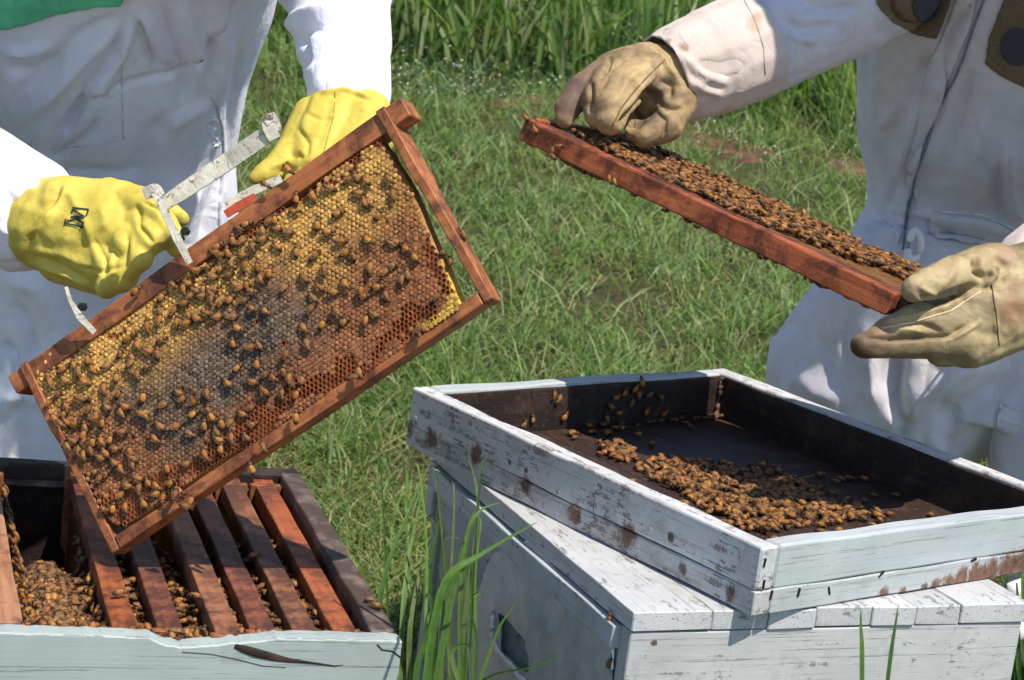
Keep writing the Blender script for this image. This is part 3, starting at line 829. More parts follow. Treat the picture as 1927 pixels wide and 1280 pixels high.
# ------------------------------------------------------------------ bees
def ellip(c, r, n=8, m=6, rot=None):
    V = []; F = []
    for j in range(1, m):
        a = math.pi*j/m
        for i in range(n):
            b = 2*math.pi*i/n; V.append([r[0]*math.cos(a), r[1]*math.sin(a)*math.cos(b), r[2]*math.sin(a)*math.sin(b)])
    V.append([r[0], 0, 0]); V.append([-r[0], 0, 0]); t0 = len(V)-2; t1 = t0+1
    for j in range(m-2):
        for i in range(n): F.append((j*n+i, j*n+(i+1) % n, (j+1)*n+(i+1) % n, (j+1)*n+i))
    for i in range(n): F.append((t0, (i+1) % n, i)); F.append(((m-2)*n+i, (m-2)*n+(i+1) % n, t1))
    V = np.array(V)
    if rot is not None: V = V@np.array(rot.to_matrix()).T
    return V+np.array(c), F
def bee_mesh(seed, curl=0.0):
    rs = np.random.default_rng(seed); V = []; F = []; Cc = []; MI = []; o = 0
    def add(v, f, col, mi=0):
        nonlocal o
        V.append(v); F.extend([tuple(i+o for i in q) for q in f]); MI.extend([mi]*len(f)); o += len(v)
        Cc.append(col if np.ndim(col) == 2 else np.tile(col, (len(v), 1)))
    amber = np.array([(.46, .18, .03), (.37, .145, .034), (.27, .11, .03), (.50, .205, .035), (.40, .145, .025), (.28, .13, .045), (.42, .18, .04)][seed % 7]); brown = np.array((.13, .055, .02)); dk = np.array((.05, .025, .013))
    # abdomen: head of the bee points to +x
    v, f = ellip((-.0040, 0, .0026), (.0053, .0027, .0024), 10, 9, Euler((0, -.12-curl, 0)))
    t = (-v[:, 0]+.001)/.0085; band = (np.sin(t*22) > .45)
    col = np.where(t[:, None] > .78, dk*1.3, amber*(1.12-.5*t[:, None])); col = np.where(band[:, None] & (t[:, None] > .35), col*.62, col)
    add(v, f, col)
    add(*ellip((.0020, 0, .0030), (.0022, .0020, .0019), 8, 6), np.array((.13, .07, .032))*rs.uniform(.8, 1.2))
    add(*ellip((.0047, 0, .0025), (.0012, .0016, .0013), 8, 5), dk)
    for s in (-1, 1):
        sp = rs.uniform(.12, .34)
        a = Vector((.002, s*.0009, .0047)); d = Vector((-math.cos(sp), s*math.sin(sp), .02)); q = Vector((math.sin(sp)*s*1.0, math.cos(sp), 0))*s
        L = .0074
        pts = [a, a+d*L*.35+q*.0009, a+d*L*.75+q*.0012, a+d*L+q*.0006, a+d*L*.95-q*.0006, a+d*L*.4-q*.0004]
        add(np.array([tuple(p) for p in pts]), [(0, 1, 2, 3, 4, 5)], np.array((.5, .45, .4)), 1)
        for k in range(3):
            b = Vector((.0028-.0016*k, s*.0012, .0022)); m_ = b+Vector((.0012-.0014*k, s*.0026, .0012)); e = m_+Vector((.0006-.0008*k, s*.0014, -.0030))
            w_ = Vector((.00026, 0, .0002))
            add(np.array([tuple(b-w_), tuple(b+w_), tuple(m_+w_), tuple(m_-w_), tuple(e)]), [(0, 1, 2, 3), (3, 2, 4)], np.array((.11, .05, .02)))
    me = mesh('bee', np.concatenate(V), F); vcol(me, np.concatenate(Cc))
    me.materials.append(MT['bee']); me.materials.append(MT['wing']); me.polygons.foreach_set('material_index', MI)
    return me
BEES = [bee_mesh(i, .1*(i % 3)) for i in range(7)]
def bee_matrix(p, n, ang, s=1.0, tilt=0.0):
    n = Vector(n).normalized(); t = Vector((1, 0, 0)) if abs(n.x) < .9 else Vector((0, 1, 0))
    a = n.cross(t).normalized(); b = n.cross(a)
    x = a*math.cos(ang)+b*math.sin(ang); n2 = (n+x*tilt).normalized(); y = n2.cross(x).normalized(); x = y.cross(n2)
    m = frame_mat(p, x*s, y*s, n2*s); return m
BEE_N = 0
def add_bee(p, n, ang, label, group, s=1.0, tilt=0.0, vi=None):
    global BEE_N
    BEE_N += 1
    o = bpy.data.objects.new('honeybee', BEES[random.randrange(7) if vi is None else vi]); COL.objects.link(o)
    o.matrix_world = bee_matrix(p, n, ang, s*random.uniform(.90, 1.08), tilt); tag(o, label, 'bee', group); return o
MASS = []   # bees in crowds nobody could count: one mesh
def mass_bee(p, n, ang, s=1.0, tilt=0.0): MASS.append((bee_matrix(p, n, ang, s*random.uniform(.86, 1.06), tilt), random.randrange(7)))
def build_mass():
    data = []
    for me in BEES:
        V = co_of(me); lo = np.empty(len(me.loops), np.int32); me.loops.foreach_get('vertex_index', lo)
        st = np.empty(len(me.polygons), np.int32); me.polygons.foreach_get('loop_start', st)
        to = np.empty(len(me.polygons), np.int32); me.polygons.foreach_get('loop_total', to)
        mi = np.empty(len(me.polygons), np.int32); me.polygons.foreach_get('material_index', mi)
        c = np.empty(len(V)*4, np.float32); me.color_attributes['Col'].data.foreach_get('color', c); data.append((V, lo, st, to, mi, c.reshape(-1, 4)[:, :3]))
    AV, AL, AS, AT, AM, AC = [], [], [], [], [], []; vo = lo_ = 0
    for m, k in MASS:
        V, lo, st, to, mi, c = data[k]; A = np.array(m)
        AV.append(V@A[:3, :3].T+A[:3, 3]); AL.append(lo+vo); AS.append(st+lo_); AT.append(to); AM.append(mi); AC.append(c*random.uniform(.6, 1.1)); vo += len(V); lo_ += len(lo)
    me = np_mesh('honeybee_crowd', np.concatenate(AV), np.concatenate(AL), np.concatenate(AS), np.concatenate(AT))
    me.polygons.foreach_set('material_index', np.concatenate(AM)); vcol(me, np.concatenate(AC))
    o = link('honeybee_crowd', me, [MT['bee'], MT['wing']])
    tag(o, 'dense crowds of amber honeybees in the lid, between the hive bars and on the reddish frame', kind='stuff')

# ------------------------------------------------------------------ frame builder (local: x along, y = thickness away, z = up)
FW, FH, FTH = .435, .204, .034
def frame_parts(t, M, mats, seed=0, topw=.027):
    """M: world matrix of the frame's lower left corner"""
    m_top, m_end, m_bot = mats
    def w(x, y, z): return M @ Vector((x, y, z))
    X = M.to_3x3() @ Vector((1, 0, 0)); Y = M.to_3x3() @ Vector((0, 1, 0)); Z = M.to_3x3() @ Vector((0, 0, 1))
    board('top_bar', w(-.017, .017, FH-.010), w(FW+.017, .017, FH-.010), Z, topw, .019, m_top, t, nseg=30, seed=seed, jit=.0006)
    board('bottom_bar', w(.0095, .015, .0065), w(FW-.0095, .015, .0065), Z, .020, .012, m_bot, t, nseg=30, seed=seed+1, jit=.0005)
    for x, sd in ((.0045, 1), (FW-.0045, 2)):
        # shouldered end bar: wide at the top, narrow below
        Ht = .072
        V = []; F = []
        prof = [(0.0, .005, .027), (FH-Ht-.012, .005, .027), (FH-Ht, .0005, .0335), (FH-.0005, .0, .034), (FH+.0008, .001, .033)]
        for (z, y0, y1) in prof:
            for (xx, yy) in ((-.0045, y0), (.0045, y0), (.0045, y1), (-.0045, y1)): V.append((xx+random.gauss(0, .0002), yy+random.gauss(0, .0002), z))
        for k in range(len(prof)-1):
            for i in range(4): F.append((k*4+i, k*4+(i+1) % 4, (k+1)*4+(i+1) % 4, (k+1)*4+i))
        F.append((3, 2, 1, 0)); n = len(V); F.append((n-4, n-3, n-2, n-1))
        me = mesh('end_bar', V, F, False); bm = bmesh.new(); bm.from_mesh(me)
        bmesh.ops.bevel(bm, geom=bm.edges[:], offset=.0009, segments=1, affect='EDGES'); bmesh.ops.recalc_face_normals(bm, faces=bm.faces); bm.to_mesh(me); bm.free()
        link('end_bar', me, m_end, t, M @ Matrix.Translation((x, 0, 0)))

# ---- the comb frame held in the yellow gloves
O1 = np.array([-.341, 1.865, CAMZ-.658])
def euler_zxy(a, b, c):
    Rx = Matrix.Rotation(a, 3, 'X'); Ry = Matrix.Rotation(b, 3, 'Y'); Rz = Matrix.Rotation(c, 3, 'Z'); return Rz @ Rx @ Ry
import itertools
def solve_pose(obj, img, p0):
    p = np.array(p0, float)
    def Rm(q):
        a, b, c = q; ca, sa, cb, sb, cc, sc = math.cos(a), math.sin(a), math.cos(b), math.sin(b), math.cos(c), math.sin(c)
        return np.array([[cc, -sc, 0], [sc, cc, 0], [0, 0, 1]])@np.array([[1, 0, 0], [0, ca, -sa], [0, sa, ca]])@np.array([[cb, 0, sb], [0, 1, 0], [-sb, 0, cb]])
    def res(p): return (project(obj@Rm(p[3:]).T+p[:3])[:, :2]-img).ravel()
    lam = 1.; r = res(p); c = r@r
    for _ in range(60):
        J = np.array([(res(p+np.eye(6)[j]*1e-6)-r)/1e-6 for j in range(6)]).T
        A = J.T@J; q = p-np.linalg.solve(A+lam*np.diag(np.diag(A)), J.T@r); rq = res(q)
        if rq@rq < c: p, r, c = q, rq, rq@rq; lam /= 3
        else: lam *= 4
    return p, Rm(p[3:]), c
_obj = np.array([[0, 0, FH], [FW, 0, FH], [FW, 0, 0], [0, 0, 0]]); _img = np.array([(35, 690), (722, 200), (922, 560), (205, 1043)], float)
_p, R1, _c = solve_pose(_obj, _img, [-.341, 1.865, CAMZ-.658, RAD(-15), RAD(-44), RAD(-23)])
print('frame pose', _p.round(3), _c)
M1 = frame_mat(_p[:3], R1[:, 0], R1[:, 1], R1[:, 2])
def f1(x, y, z): return np.array(M1 @ Vector((x, y, z)))
F1N = -R1[:, 1]
held = empty('hive_frame', M1 @ Vector((FW/2, .017, 0)), 'wooden frame of honeycomb held up on a slant by the yellow gloves', 'hive frame')
frame_parts(held, M1, (MT['frame'], MT['frame'], MT['frame']), seed=3)

def comb_mesh():
    s = .0046/math.sqrt(3)       # hex circumradius
    y0 = .0045                   # comb face below the front edge of the frame
    px_out = [(62, 705), (100, 660), (300, 545), (560, 375), (712, 262), (735, 300), (775, 365), (800, 430), (822, 480), (845, 530), (868, 578), (800, 622), (640, 730), (430, 860), (245, 985), (205, 985), (150, 880), (100, 790)]
    ivm = np.array(M1.inverted())
    def to_local(px, py):
        q = on_plane(px, py, f1(0, y0, 0), R1[:, 1]); l = ivm@np.array([*q, 1]); return (l[0], l[2])
    out = [to_local(*p) for p in px_out]
    V = []; F = []; C = []; rs = np.random.default_rng(3)
    dx = .0046; dz = dx*math.sqrt(3)/2
    nj = int(.2/dz)+2; ni = int(.44/dx)+2
    def zone(pt, pts, sc):
        d, _ = seg_dist(np.array([pt], float), pts); return math.exp(-(d[0]/sc)**2)
    hexang = [math.pi/6+k*math.pi/3 for k in range(6)]
    cells = []
    for j in range(nj):
        for i in range(ni):
            x = i*dx+(j % 2)*dx/2; z = .006+j*dz
            if inside(out, x+rs.normal(0, .0004), z): cells.append((x, z, i, j))
    W3 = np.array([f1(c[0], y0, c[1]) for c in cells]); PX = project(W3)[:, :2]
    for (x, z, i, j), (px, py) in zip(cells, PX):
        wob = .0035*noise.noise(Vector((x*14, z*14, 1)))+.0012*noise.noise(Vector((x*50, z*50, 2)))
        n1 = noise.noise(Vector((x*30, z*30, 5)))*45; n2 = noise.noise(Vector((x*90, z*90, 8)))
        q = (px+n1, py+n1*.6)
        honey = max(zone(q, [(110, 690), (200, 640), (330, 570)], 60), zone(q, [(90, 720), (170, 690), (240, 660)], 60), zone(q, [(330, 560), (470, 450), (600, 400), (700, 320)], 58), .8*zone(q, [(560, 420), (600, 500)], 50), .75*zone(q, [(640, 420), (720, 330)], 60))
        dark = max(zone(q, [(290, 740), (420, 680), (520, 600)], 100), zone(q, [(330, 800), (480, 700)], 70))
        openz = max(zone(q, [(560, 745), (700, 680), (800, 600)], 20), zone(q, [(215, 955), (300, 920), (420, 850), (500, 790)], 30), zone(q, [(800, 440), (830, 490), (850, 540)], 22), 1.1*zone(q, [(640, 690), (660, 690)], 22), 1.1*zone(q, [(775, 585), (805, 590)], 22), zone(q, [(520, 770), (560, 740)], 22))
        edge = zone(q, [(70, 710), (300, 560), (712, 275)], 13)
        yel = zone(q, [(868, 545), (862, 580), (820, 608)], 19)
        rnd = rs.random()
        is_open = (openz*1.0+edge*.62+rs.normal(0, .10)) > .52 or rs.random() < .005*(1-honey)
        b = len(V)
        h0 = y0-wob
        ring = lambda rad, dep: [(x+s*rad*math.cos(a), h0+dep, z+s*rad*math.sin(a)) for a in hexang]
        rim = np.array((.30, .13, .05))
        if is_open:
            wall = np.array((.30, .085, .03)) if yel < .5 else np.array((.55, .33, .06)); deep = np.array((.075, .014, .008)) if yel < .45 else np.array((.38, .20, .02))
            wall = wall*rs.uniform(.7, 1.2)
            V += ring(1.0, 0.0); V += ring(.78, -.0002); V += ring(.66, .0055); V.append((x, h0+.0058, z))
            C += [wall]*6+[wall*1.15]*6+[deep]*7
            for k in range(6):
                k2 = (k+1) % 6; F.append((b+k, b+k2, b+6+k2, b+6+k)); F.append((b+6+k, b+6+k2, b+12+k2, b+12+k)); F.append((b+12+k, b+12+k2, b+18))
        else:
            cap_h = np.array((.62, .345, .09))*rs.uniform(.7, 1.22); cap_b = np.array((.29, .122, .044))*rs.uniform(.5, 1.5); cap_d = np.array((.13, .09, .062))*rs.uniform(.45, 1.6)
            cap_r = np.array((.29, .105, .045))*rs.uniform(.6, 1.3)
            c = cap_b*(1-dark)+cap_d*dark
            red = np.clip(.5+n2, 0, 1)*(1-dark)*.5+.6*zone(q, [(560, 745), (700, 660), (830, 560)], 70)*(1-dark)
            red = min(1, red); c = c*(1-red)+cap_r*red
            c = c*(1-honey)+cap_h*honey
            if yel > .3: c = c*(1-yel)+np.array((.60, .38, .07))*yel
            up = .0006*rs.uniform(-.2, 1.6) if honey < .5 else .0009*rs.uniform(-.4, 1.4)
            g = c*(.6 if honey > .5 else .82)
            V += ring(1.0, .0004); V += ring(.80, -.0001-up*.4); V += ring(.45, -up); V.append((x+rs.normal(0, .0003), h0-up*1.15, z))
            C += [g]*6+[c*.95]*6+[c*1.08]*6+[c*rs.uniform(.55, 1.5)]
            for k in range(6):
                k2 = (k+1) % 6; F.append((b+k, b+k2, b+6+k2, b+6+k)); F.append((b+6+k, b+6+k2, b+12+k2, b+12+k)); F.append((b+12+k, b+12+k2, b+18))
    # real comb is never quite regular
    V = [(v[0]+.0010*noise.noise(Vector((v[0]*150, v[2]*150, 3))), v[1], v[2]+.0010*noise.noise(Vector((v[0]*150, v[2]*150, 9)))) for v in V]
    # slab behind: outline offset, thick, with soft bumps
    b = len(V); n = len(out); cx = sum(p[0] for p in out)/n; cz = sum(p[1] for p in out)/n
    dens = []
    for k in range(n):
        a = out[k]; c = out[(k+1) % n]
        for q in range(8):
            t = q/8; x = a[0]+(c[0]-a[0])*t; z = a[1]+(c[1]-a[1])*t
            wv = .0016*noise.noise(Vector((x*80, z*80, 0))); dens.append((x+wv, z+wv))
    m = len(dens)
    for (yy, sc) in ((y0+.0030, .993), (y0+.006, 1.004), (y0+.013, .975), (y0+.020, 1.004), (y0+.025, .985)):
        for (x, z) in dens:
            V.append((cx+(x-cx)*sc, yy+.001*noise.noise(Vector((x*60, z*60, yy*50))), cz+(z-cz)*sc))
            yl = zone(project(f1(x, y0, z)[None])[0, :2], [(868, 540), (868, 585), (800, 622)], 45)
            C.append(np.array((.36, .17, .05))*(1-yl)+np.array((.62, .42, .05))*yl)
    for k in range(4):
        for i in range(m): F.append((b+k*m+i, b+k*m+(i+1) % m, b+(k+1)*m+(i+1) % m, b+(k+1)*m+i))
    F.append(tuple(range(b, b+m))); F.append(tuple(range(b+4*m, b+5*m))[::-1])
    me = mesh('comb', V, F, False); bm = bmesh.new(); bm.from_mesh(me); bmesh.ops.recalc_face_normals(bm, faces=bm.faces)
    bm.to_mesh(me); bm.free(); vcol(me, np.array(C)); return me, out
cm, comb_outline = comb_mesh()
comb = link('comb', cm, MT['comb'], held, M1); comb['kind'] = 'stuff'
# spur comb and wax bridging the gaps at the bottom bar
def wax_bits():
    pr = []
    for (px, py, d) in [(640+i*9, 712-i*6, .014) for i in range(0)]+[(250+i*14+random.uniform(-3, 3), 962-i*9.2+random.uniform(-3, 3), .014) for i in range(28)]:
        q = on_plane(px, py, f1(0, .012, 0), R1[:, 1]); pr.append(capsule(q, .0022, q+R1[:, 2]*-.004+R1[:, 0]*.003, .0016))
    return link('brace_comb', fuse(pr, .0012, 2), flat_mat('yellow_wax', (.50, .34, .09), .5, .4, 0, .3, 200), held, Matrix.Identity(4))
wax_bits()

# bees on the held comb: positions read off the face, the densest bands filled in
LB1 = 'amber honeybee among those crawling over the slanted comb held in yellow gloves'
GB1 = 'bees crawling on the slanted comb'
pts = [(620,352),(700,383),(640,402),(622,436),(672,365),(655,340),(735,340),(742,372),(520,408),(500,440),(716,402),(687,378),(612,513),(535,548),(522,463),(575,523),(592,483),(655,540),(683,540),(724,518),(698,510),(668,478),(640,456),(737,458),(768,513),(780,480),(715,540),(730,560),(705,590),(642,590),(655,605),(613,607),(585,585),(584,655),(578,622),(507,590),(482,585),(480,548),(455,622),(440,640),(436,598),(470,655),(490,650),(540,672),(538,695),(487,680),(500,708),(520,715),(452,690),(430,718),(548,716),(574,714),(566,740),(448,690),(392,745),(337,738),(342,755),(368,762),(395,770),(372,780),(400,778),(418,790),(308,768),(280,785),(268,780),(302,800),(332,808),(362,820),(388,798),(410,810),(434,800),(455,780),(470,772),(480,800),(462,820),(440,830),(318,876),(350,876),(296,830),(275,745),(250,700),(222,708),(228,738),(200,735),(262,655),(278,660),(300,663),(285,690),(246,686),(255,628),(240,640),(312,640),(345,572),(336,612),(350,610),(372,600),(325,590),(300,610),(280,620),(205,765),(235,780),(150,750),(140,800),(165,815),(135,830),(180,828),(212,826),(230,815),(250,845),(200,850),(160,860),(175,850),(232,885),(205,890),(258,900),(215,870),(240,915),(190,905),(262,925),(300,918),(330,905),(345,925),(310,940),(270,945),(225,935),(215,955),(240,960),(390,860),(420,842),(180,790),(110,745),(125,760),(100,725),(95,705),(118,700),(130,720),(150,700),(178,700),(165,720),(200,690),(560,400),(590,372),(560,370),(470,420),(450,430),(480,470),(455,460),(430,470),(415,480),(440,500),(465,505),(490,500),(430,520),(400,520),(385,540),(410,545),(450,545),(470,530),(510,510),(495,530),(395,500),(370,510),(350,530),(365,545),(380,560),(420,570),(440,560),(460,570),(390,590),(410,600),(348,548),(330,540),(310,555),(300,580),(700,455),(650,480),(745,500),(760,530),(690,560),(628,550),(590,560),(690,610),(770,470),(752,455),(825,560),(670,330),(690,340),(560,470),(540,440),(600,420),(520,430),(600,540)]
def comb_surface(px, py):
    q = on_plane(px, py, f1(0, .0045, 0), R1[:, 1])
    l = M1.inverted() @ Vector(q)
    wob = .0035*noise.noise(Vector((l.x*14, l.z*14, 1)))+.0012*noise.noise(Vector((l.x*50, l.z*50, 2)))
    return q+F1N*(wob+.0006)
placed = []
def comb_label(px, py):
    l = M1.inverted() @ Vector(on_plane(px, py, f1(0, .0045, 0), R1[:, 1])); u, v = l.x/FW, l.z/FH
    if v < .24: z = 'along the foot of the slanted comb, near its bottom bar, %s' % ('left half' if u < .5 else 'right half')
    elif v > .70: z = 'high on the slanted comb, close under its top bar, %s' % ('left half' if u < .5 else 'right half')
    elif u < .30: z = 'on the left third of the slanted comb, midway up'
    elif u < .62: z = 'on the dark capped brood at the middle of the slanted comb'
    else: z = 'on the purplish brown brood at the right of the slanted comb'
    return 'honeybee '+z, 'bees '+z
def try_bee(px, py, mind, **kw):
    for (a, b) in placed:
        if (a-px)**2+(b-py)**2 < mind*mind: return False
    placed.append((px, py)); lb, gr = comb_label(px, py); add_bee(comb_surface(px, py), F1N, random.uniform(0, 6.28), lb, gr, **kw); return True
for (x, y) in pts: try_bee(x+random.uniform(-2, 2), y+random.uniform(-2, 2), 8, tilt=random.uniform(-.2, .2))
dense = [([(380, 470), (520, 400), (560, 440), (480, 520), (420, 590), (330, 620), (330, 560)], 12), ([(80, 700), (200, 660), (300, 640), (250, 740), (180, 880), (130, 850)], 16), ([(130, 840), (260, 830), (300, 940), (220, 985), (180, 940)], 8), ([(360, 760), (520, 700), (560, 740), (420, 850)], 4)]
for poly, cnt in dense:
    xs = [p[0] for p in poly]; ys = [p[1] for p in poly]; k = 0
    for _ in range(cnt*40):
        if k >= cnt: break
        x, y = random.uniform(min(xs), max(xs)), random.uniform(min(ys), max(ys))
        if inside(poly, x, y) and try_bee(x, y, 14, tilt=random.uniform(-.2, .2)): k += 1
# on the bars of the frame
for (px, py, o_) in ((262, 545, .0), (505, 350, 0), (548, 322, 0), (120, 800, 0), (92, 762, 0), (108, 790, 0), (680, 705, 0), (665, 712, 0), (560, 780, 0), (360, 948, 0), (330, 935, 0), (475, 878, 0), (500, 845, 0), (800, 610, 0), (790, 622, 0), (350, 952, 0)):
    q = on_plane(px, py, f1(0, -.001, 0), R1[:, 1])
    if M1.inverted().__matmul__(Vector(q)).z < 0: pass
    l_ = M1.inverted() @ Vector(q); bn = 'bottom bar' if l_.z < .03 else ('top bar' if l_.z > FH-.03 else 'left end bar'); add_bee(q, F1N, random.uniform(0, 6.28), 'honeybee clinging to the wooden %s of the slanted comb frame' % bn, 'bees on the %s of the slanted frame' % bn)
for (px, py) in ((842, 492), (864, 440), (830, 478), (768, 300), (858, 455)):
    q = on_plane(px, py, f1(0, .012, 0), R1[:, 1]); add_bee(q, R1[:, 0], random.uniform(0, 6.28), 'dark honeybee at the open gap by the right end bar of the slanted frame', 'bees at the gap of the slanted frame', vi=2)

# ------------------------------------------------------------------ frames standing in the open hive
def bar_l(px, py=1190): 
    q = on_z(px, py, ZB-.008)-Bf; return float(q@eL)
bars = [((215, 262), 'bar_orange', 'bright orange'), ((302, 347), 'bar_dark', 'dark wax crusted'), ((404, 452), 'bar_tan', 'tan'), ((475, 524), 'bar_dark', 'dark red'), ((552, 603), 'bar_tan', 'mottled brown'), ((629, 677), 'bar_orange', 'orange')]
where = ['first bar right of the gap', 'second bar right of the gap', 'its near end poking over the broken rim', 'fourth bar right of the gap', 'second bar from the right wall', 'nearest the right wall']
shade_ = [MT['bar_orange'], MT['bar_dark'], MT['bar_tan'], wood_mat('maroon_top_bar', (.17, .05, .026), (.28, .085, .04), stain=.46, wax=.5), wood_mat('mottled_top_bar', (.20, .07, .03), (.34, .14, .06), stain=.48, wax=.4), wood_mat('worn_orange_bar', (.26, .065, .022), (.38, .11, .035), stain=.40, wax=.2)]
proto_comb = None
BARS = []
def hive_comb():
    global proto_comb
    n = 26; m = 12; V = []; F = []; C = []
    for sgn in (0, 1):
        for j in range(m+1):
            for i in range(n+1):
                x = .014+(.42-.014)*i/n; z = .012+(FH-.035)*j/m; y = .017+(-.011 if sgn == 0 else .011)+.002*noise.noise(Vector((x*20, z*20, sgn*7)))
                V.append((x, y, z)); C.append(np.array((.15, .07, .025))*random.uniform(.4, 1.2))
    k = (n+1)*(m+1)
    for j in range(m):
        for i in range(n):
            a = j*(n+1)+i; F.append((a, a+1, a+n+2, a+n+1)); F.append((k+a+n+1, k+a+n+2, k+a+1, k+a))
    for i in range(n): F.append((i, k+i, k+i+1, i+1)); q = m*(n+1)+i; F.append((q, q+1, k+q+1, k+q))
    for j in range(m): q = j*(n+1); F.append((q, q+n+1, k+q+n+1, k+q)); q += n; F.append((q, k+q, k+q+n+1, q+n+1))
    me = mesh('comb', V, F, False); vcol(me, np.array(C)); return me
hc = hive_comb()
def hive_frame(l, mat, label, shift=0.0, drop=0.0, w_=None):
    # local x runs back from the front wall, y across, z up
    M = frame_mat(box_pt(.033+shift, l-.017, -.009-FH-drop), eB, eL, UP)
    t = empty('hive_frame', M @ Vector((FW/2, .017, 0)), label, 'hive frame', 'frames hanging in the open hive')
    frame_parts(t, M, (mat, MT['frame'], MT['frame']), seed=int(abs(l)*1000), topw=.0218)
    link('comb', hc, None, t, M); BARS.append(l); return t
hc.materials.append(MT['comb'])
FW_keep = FW; FW = .437
for k, ((xa, xb), mn, d) in enumerate(bars):
    l = bar_l((xa+xb)/2)
    hive_frame(l, shade_[k], '%s topped frame hanging in the open hive, %s' % (d, where[k]), shift=-.016 if k == 2 else 0, drop=.0 if k != 2 else -.003)
hive_frame(bar_l(20), wood_mat('ribbed_wax_bar', (.26, .10, .05), (.45, .24, .13), stain=.32, wax=.7), 'ribbed wax crusted frame at the left of the wide gap in the open hive', drop=-.002)
hive_frame(bar_l(20)+.037, MT['bar_dark'], 'dark topped frame farthest left in the open hive', drop=-.001)
FW = FW_keep

# bees in the open hive
def box_surface(px, py, z): return on_z(px, py, ZB+z)
# the pile in the wide gap
gapc = bar_l(115)
for i in range(900):
    a = random.uniform(.028, .25); f = (a-.028)/.222
    l = gapc+random.gauss(0, .0165)*(1-.25*f); l = min(max(l, gapc-.034), gapc+.030)
    z = -.010-.006*f-.05*max(0, f-.75)-.45*max(0, abs(l-gapc)-.004)-abs(random.gauss(0, .007))
    if f < .06: z = -.010-random.random()*.03
    mass_bee(box_pt(a, l, z), (random.gauss(0, .5), random.gauss(-.4, .4), 1), random.uniform(0, 6.28), 1.0, random.uniform(-.3, .3))
# between the bars
gaps = [((BARS[k]+BARS[k+1])/2, abs(BARS[k]-BARS[k+1])-.027) for k in range(5)]+[((BARS[5])/2+.011-.0068, .012)]
for gi, (l, wd) in enumerate(gaps):
    cnt = [80, 100, 85, 60, 90, 40][gi]
    for i in range(cnt):
        a = .03+(random.random()**1.25)*(.30 if gi != 5 else .34)
        ll = l+random.uniform(-.5, .5)*max(wd, .006)
        mass_bee(box_pt(a, ll, -.018-random.random()*.014-.03*(a-.03)*(1 if gi != 1 else 1.5)), (random.gauss(0, .4), random.gauss(0, .4), 1), random.uniform(0, 6.28))
for i in range(110):      # on the comb face that looks into the gap
    a = .04+.30*random.random()**1.5; mass_bee(box_pt(a, BARS[0]+.0125, -.022-random.random()*.04), eL*1.0+UP*.3, random.uniform(0, 6.28))
# a few on the bars, along the front wall and on the ribbed bar
for i in range(46):
    mass_bee(box_pt(.024+random.random()*.006, random.uniform(.03, .40), -.006-random.random()*.006), (0, -.6, 1), random.uniform(0, 6.28), .8)
lx = BARS[6]
for i in range(80):
    mass_bee(box_pt(random.uniform(.03, .45), lx-.013-random.random()*.005, -.010-random.random()*.02), eL*-1+UP*.6, random.uniform(0, 6.28), .9)
for (px, py, z) in ((300, 850, -.006), (365, 1125, -.006), (230, 1120, -.006), (705, 1143, .001), (480, 1050, -.006), (700, 1135, .001), (582, 990, -.02), (105, 900, -.05), (108, 922, -.05)):
    add_bee(on_z(px, py, ZB+z), UP, random.uniform(0, 6.28), 'lone honeybee on the top of the open hive below the slanted comb', 'single bees on the open hive')

# ------------------------------------------------------------------ bees in the lid
zf = ZL-LH+.0125
heap = [(1108, 840), (1165, 832), (1260, 868), (1330, 872), (1400, 872), (1470, 890), (1520, 915), (1590, 940), (1660, 972), (1540, 992), (1430, 1003), (1380, 985), (1280, 930), (1180, 880)]
hx = [p[0] for p in heap]; hy = [p[1] for p in heap]; k = 0
HB = np.array([on_z(x, y, zf) for x, y in heap])
while k < 820:
    x, y = random.uniform(min(hx), max(hx)), random.uniform(min(hy), max(hy))
    if not inside(heap, x, y): continue
    dn = noise.noise(Vector((x*.012, y*.03, 0)))
    if random.random() < .75*float(smooth01(.12, -.3, dn) if False else min(1, max(0, (.12-dn)/.42))): continue
    p = on_z(x, y, zf); mass_bee(p+UP*random.random()*(.004 if dn > .1 else .001), (random.gauss(0, .35), random.gauss(-.1, .3), 1), random.uniform(0, 6.28), 1.05, random.uniform(-.25, .25)); k += 1
for (px, py, n_, sx, sy) in ((1060, 805, 7, 25, 8), (1150, 815, 10, 50, 8), (1200, 800, 6, 60, 8), (1490, 915, 9, 25, 10), (1570, 960, 12, 50, 8), (1600, 905, 5, 25, 5), (1660, 975, 6, 40, 5), (1250, 880, 8, 40, 8), (1010, 800, 5, 20, 5)):
    for _ in range(n_):
        p = on_z(px+random.gauss(0, sx), py+random.gauss(0, sy), zf); q = p-C0
        if LT+.006 < q@lA < LA-LT-.006 and LT+.006 < q@lB < LB-LT-.006: mass_bee(p, UP, random.uniform(0, 6.28))
for _ in range(170):
    b_ = random.gauss(.20, .09); a_ = random.gauss(.17, .10); q = C0+lA*a_+lB*b_
    if LT+.006 < a_ < LA-LT-.006 and LT+.006 < b_ < LB-LT-.006: mass_bee(np.array([q[0], q[1], zf]), UP, random.uniform(0, 6.28))
# on the inner far wall of the lid
LBW = 'honeybee on the dark far inner wall of the upturned lid'
for (px, py) in ((1040, 745), (1048, 752), (1062, 780), (1160, 745), (1175, 735), (1195, 728), (1200, 745), (1185, 760), (1150, 765), (1165, 775), (1215, 770), (1205, 715), (1140, 790), (1250, 775), (1240, 745), (1000, 785), (985, 795), (1222, 740)):
    q = on_plane(px, py, lid_pt(LA-LT-.003, 0), lA); add_bee(q, -lA, random.uniform(0, 6.28), LBW, 'bees on the inner wall of the lid')
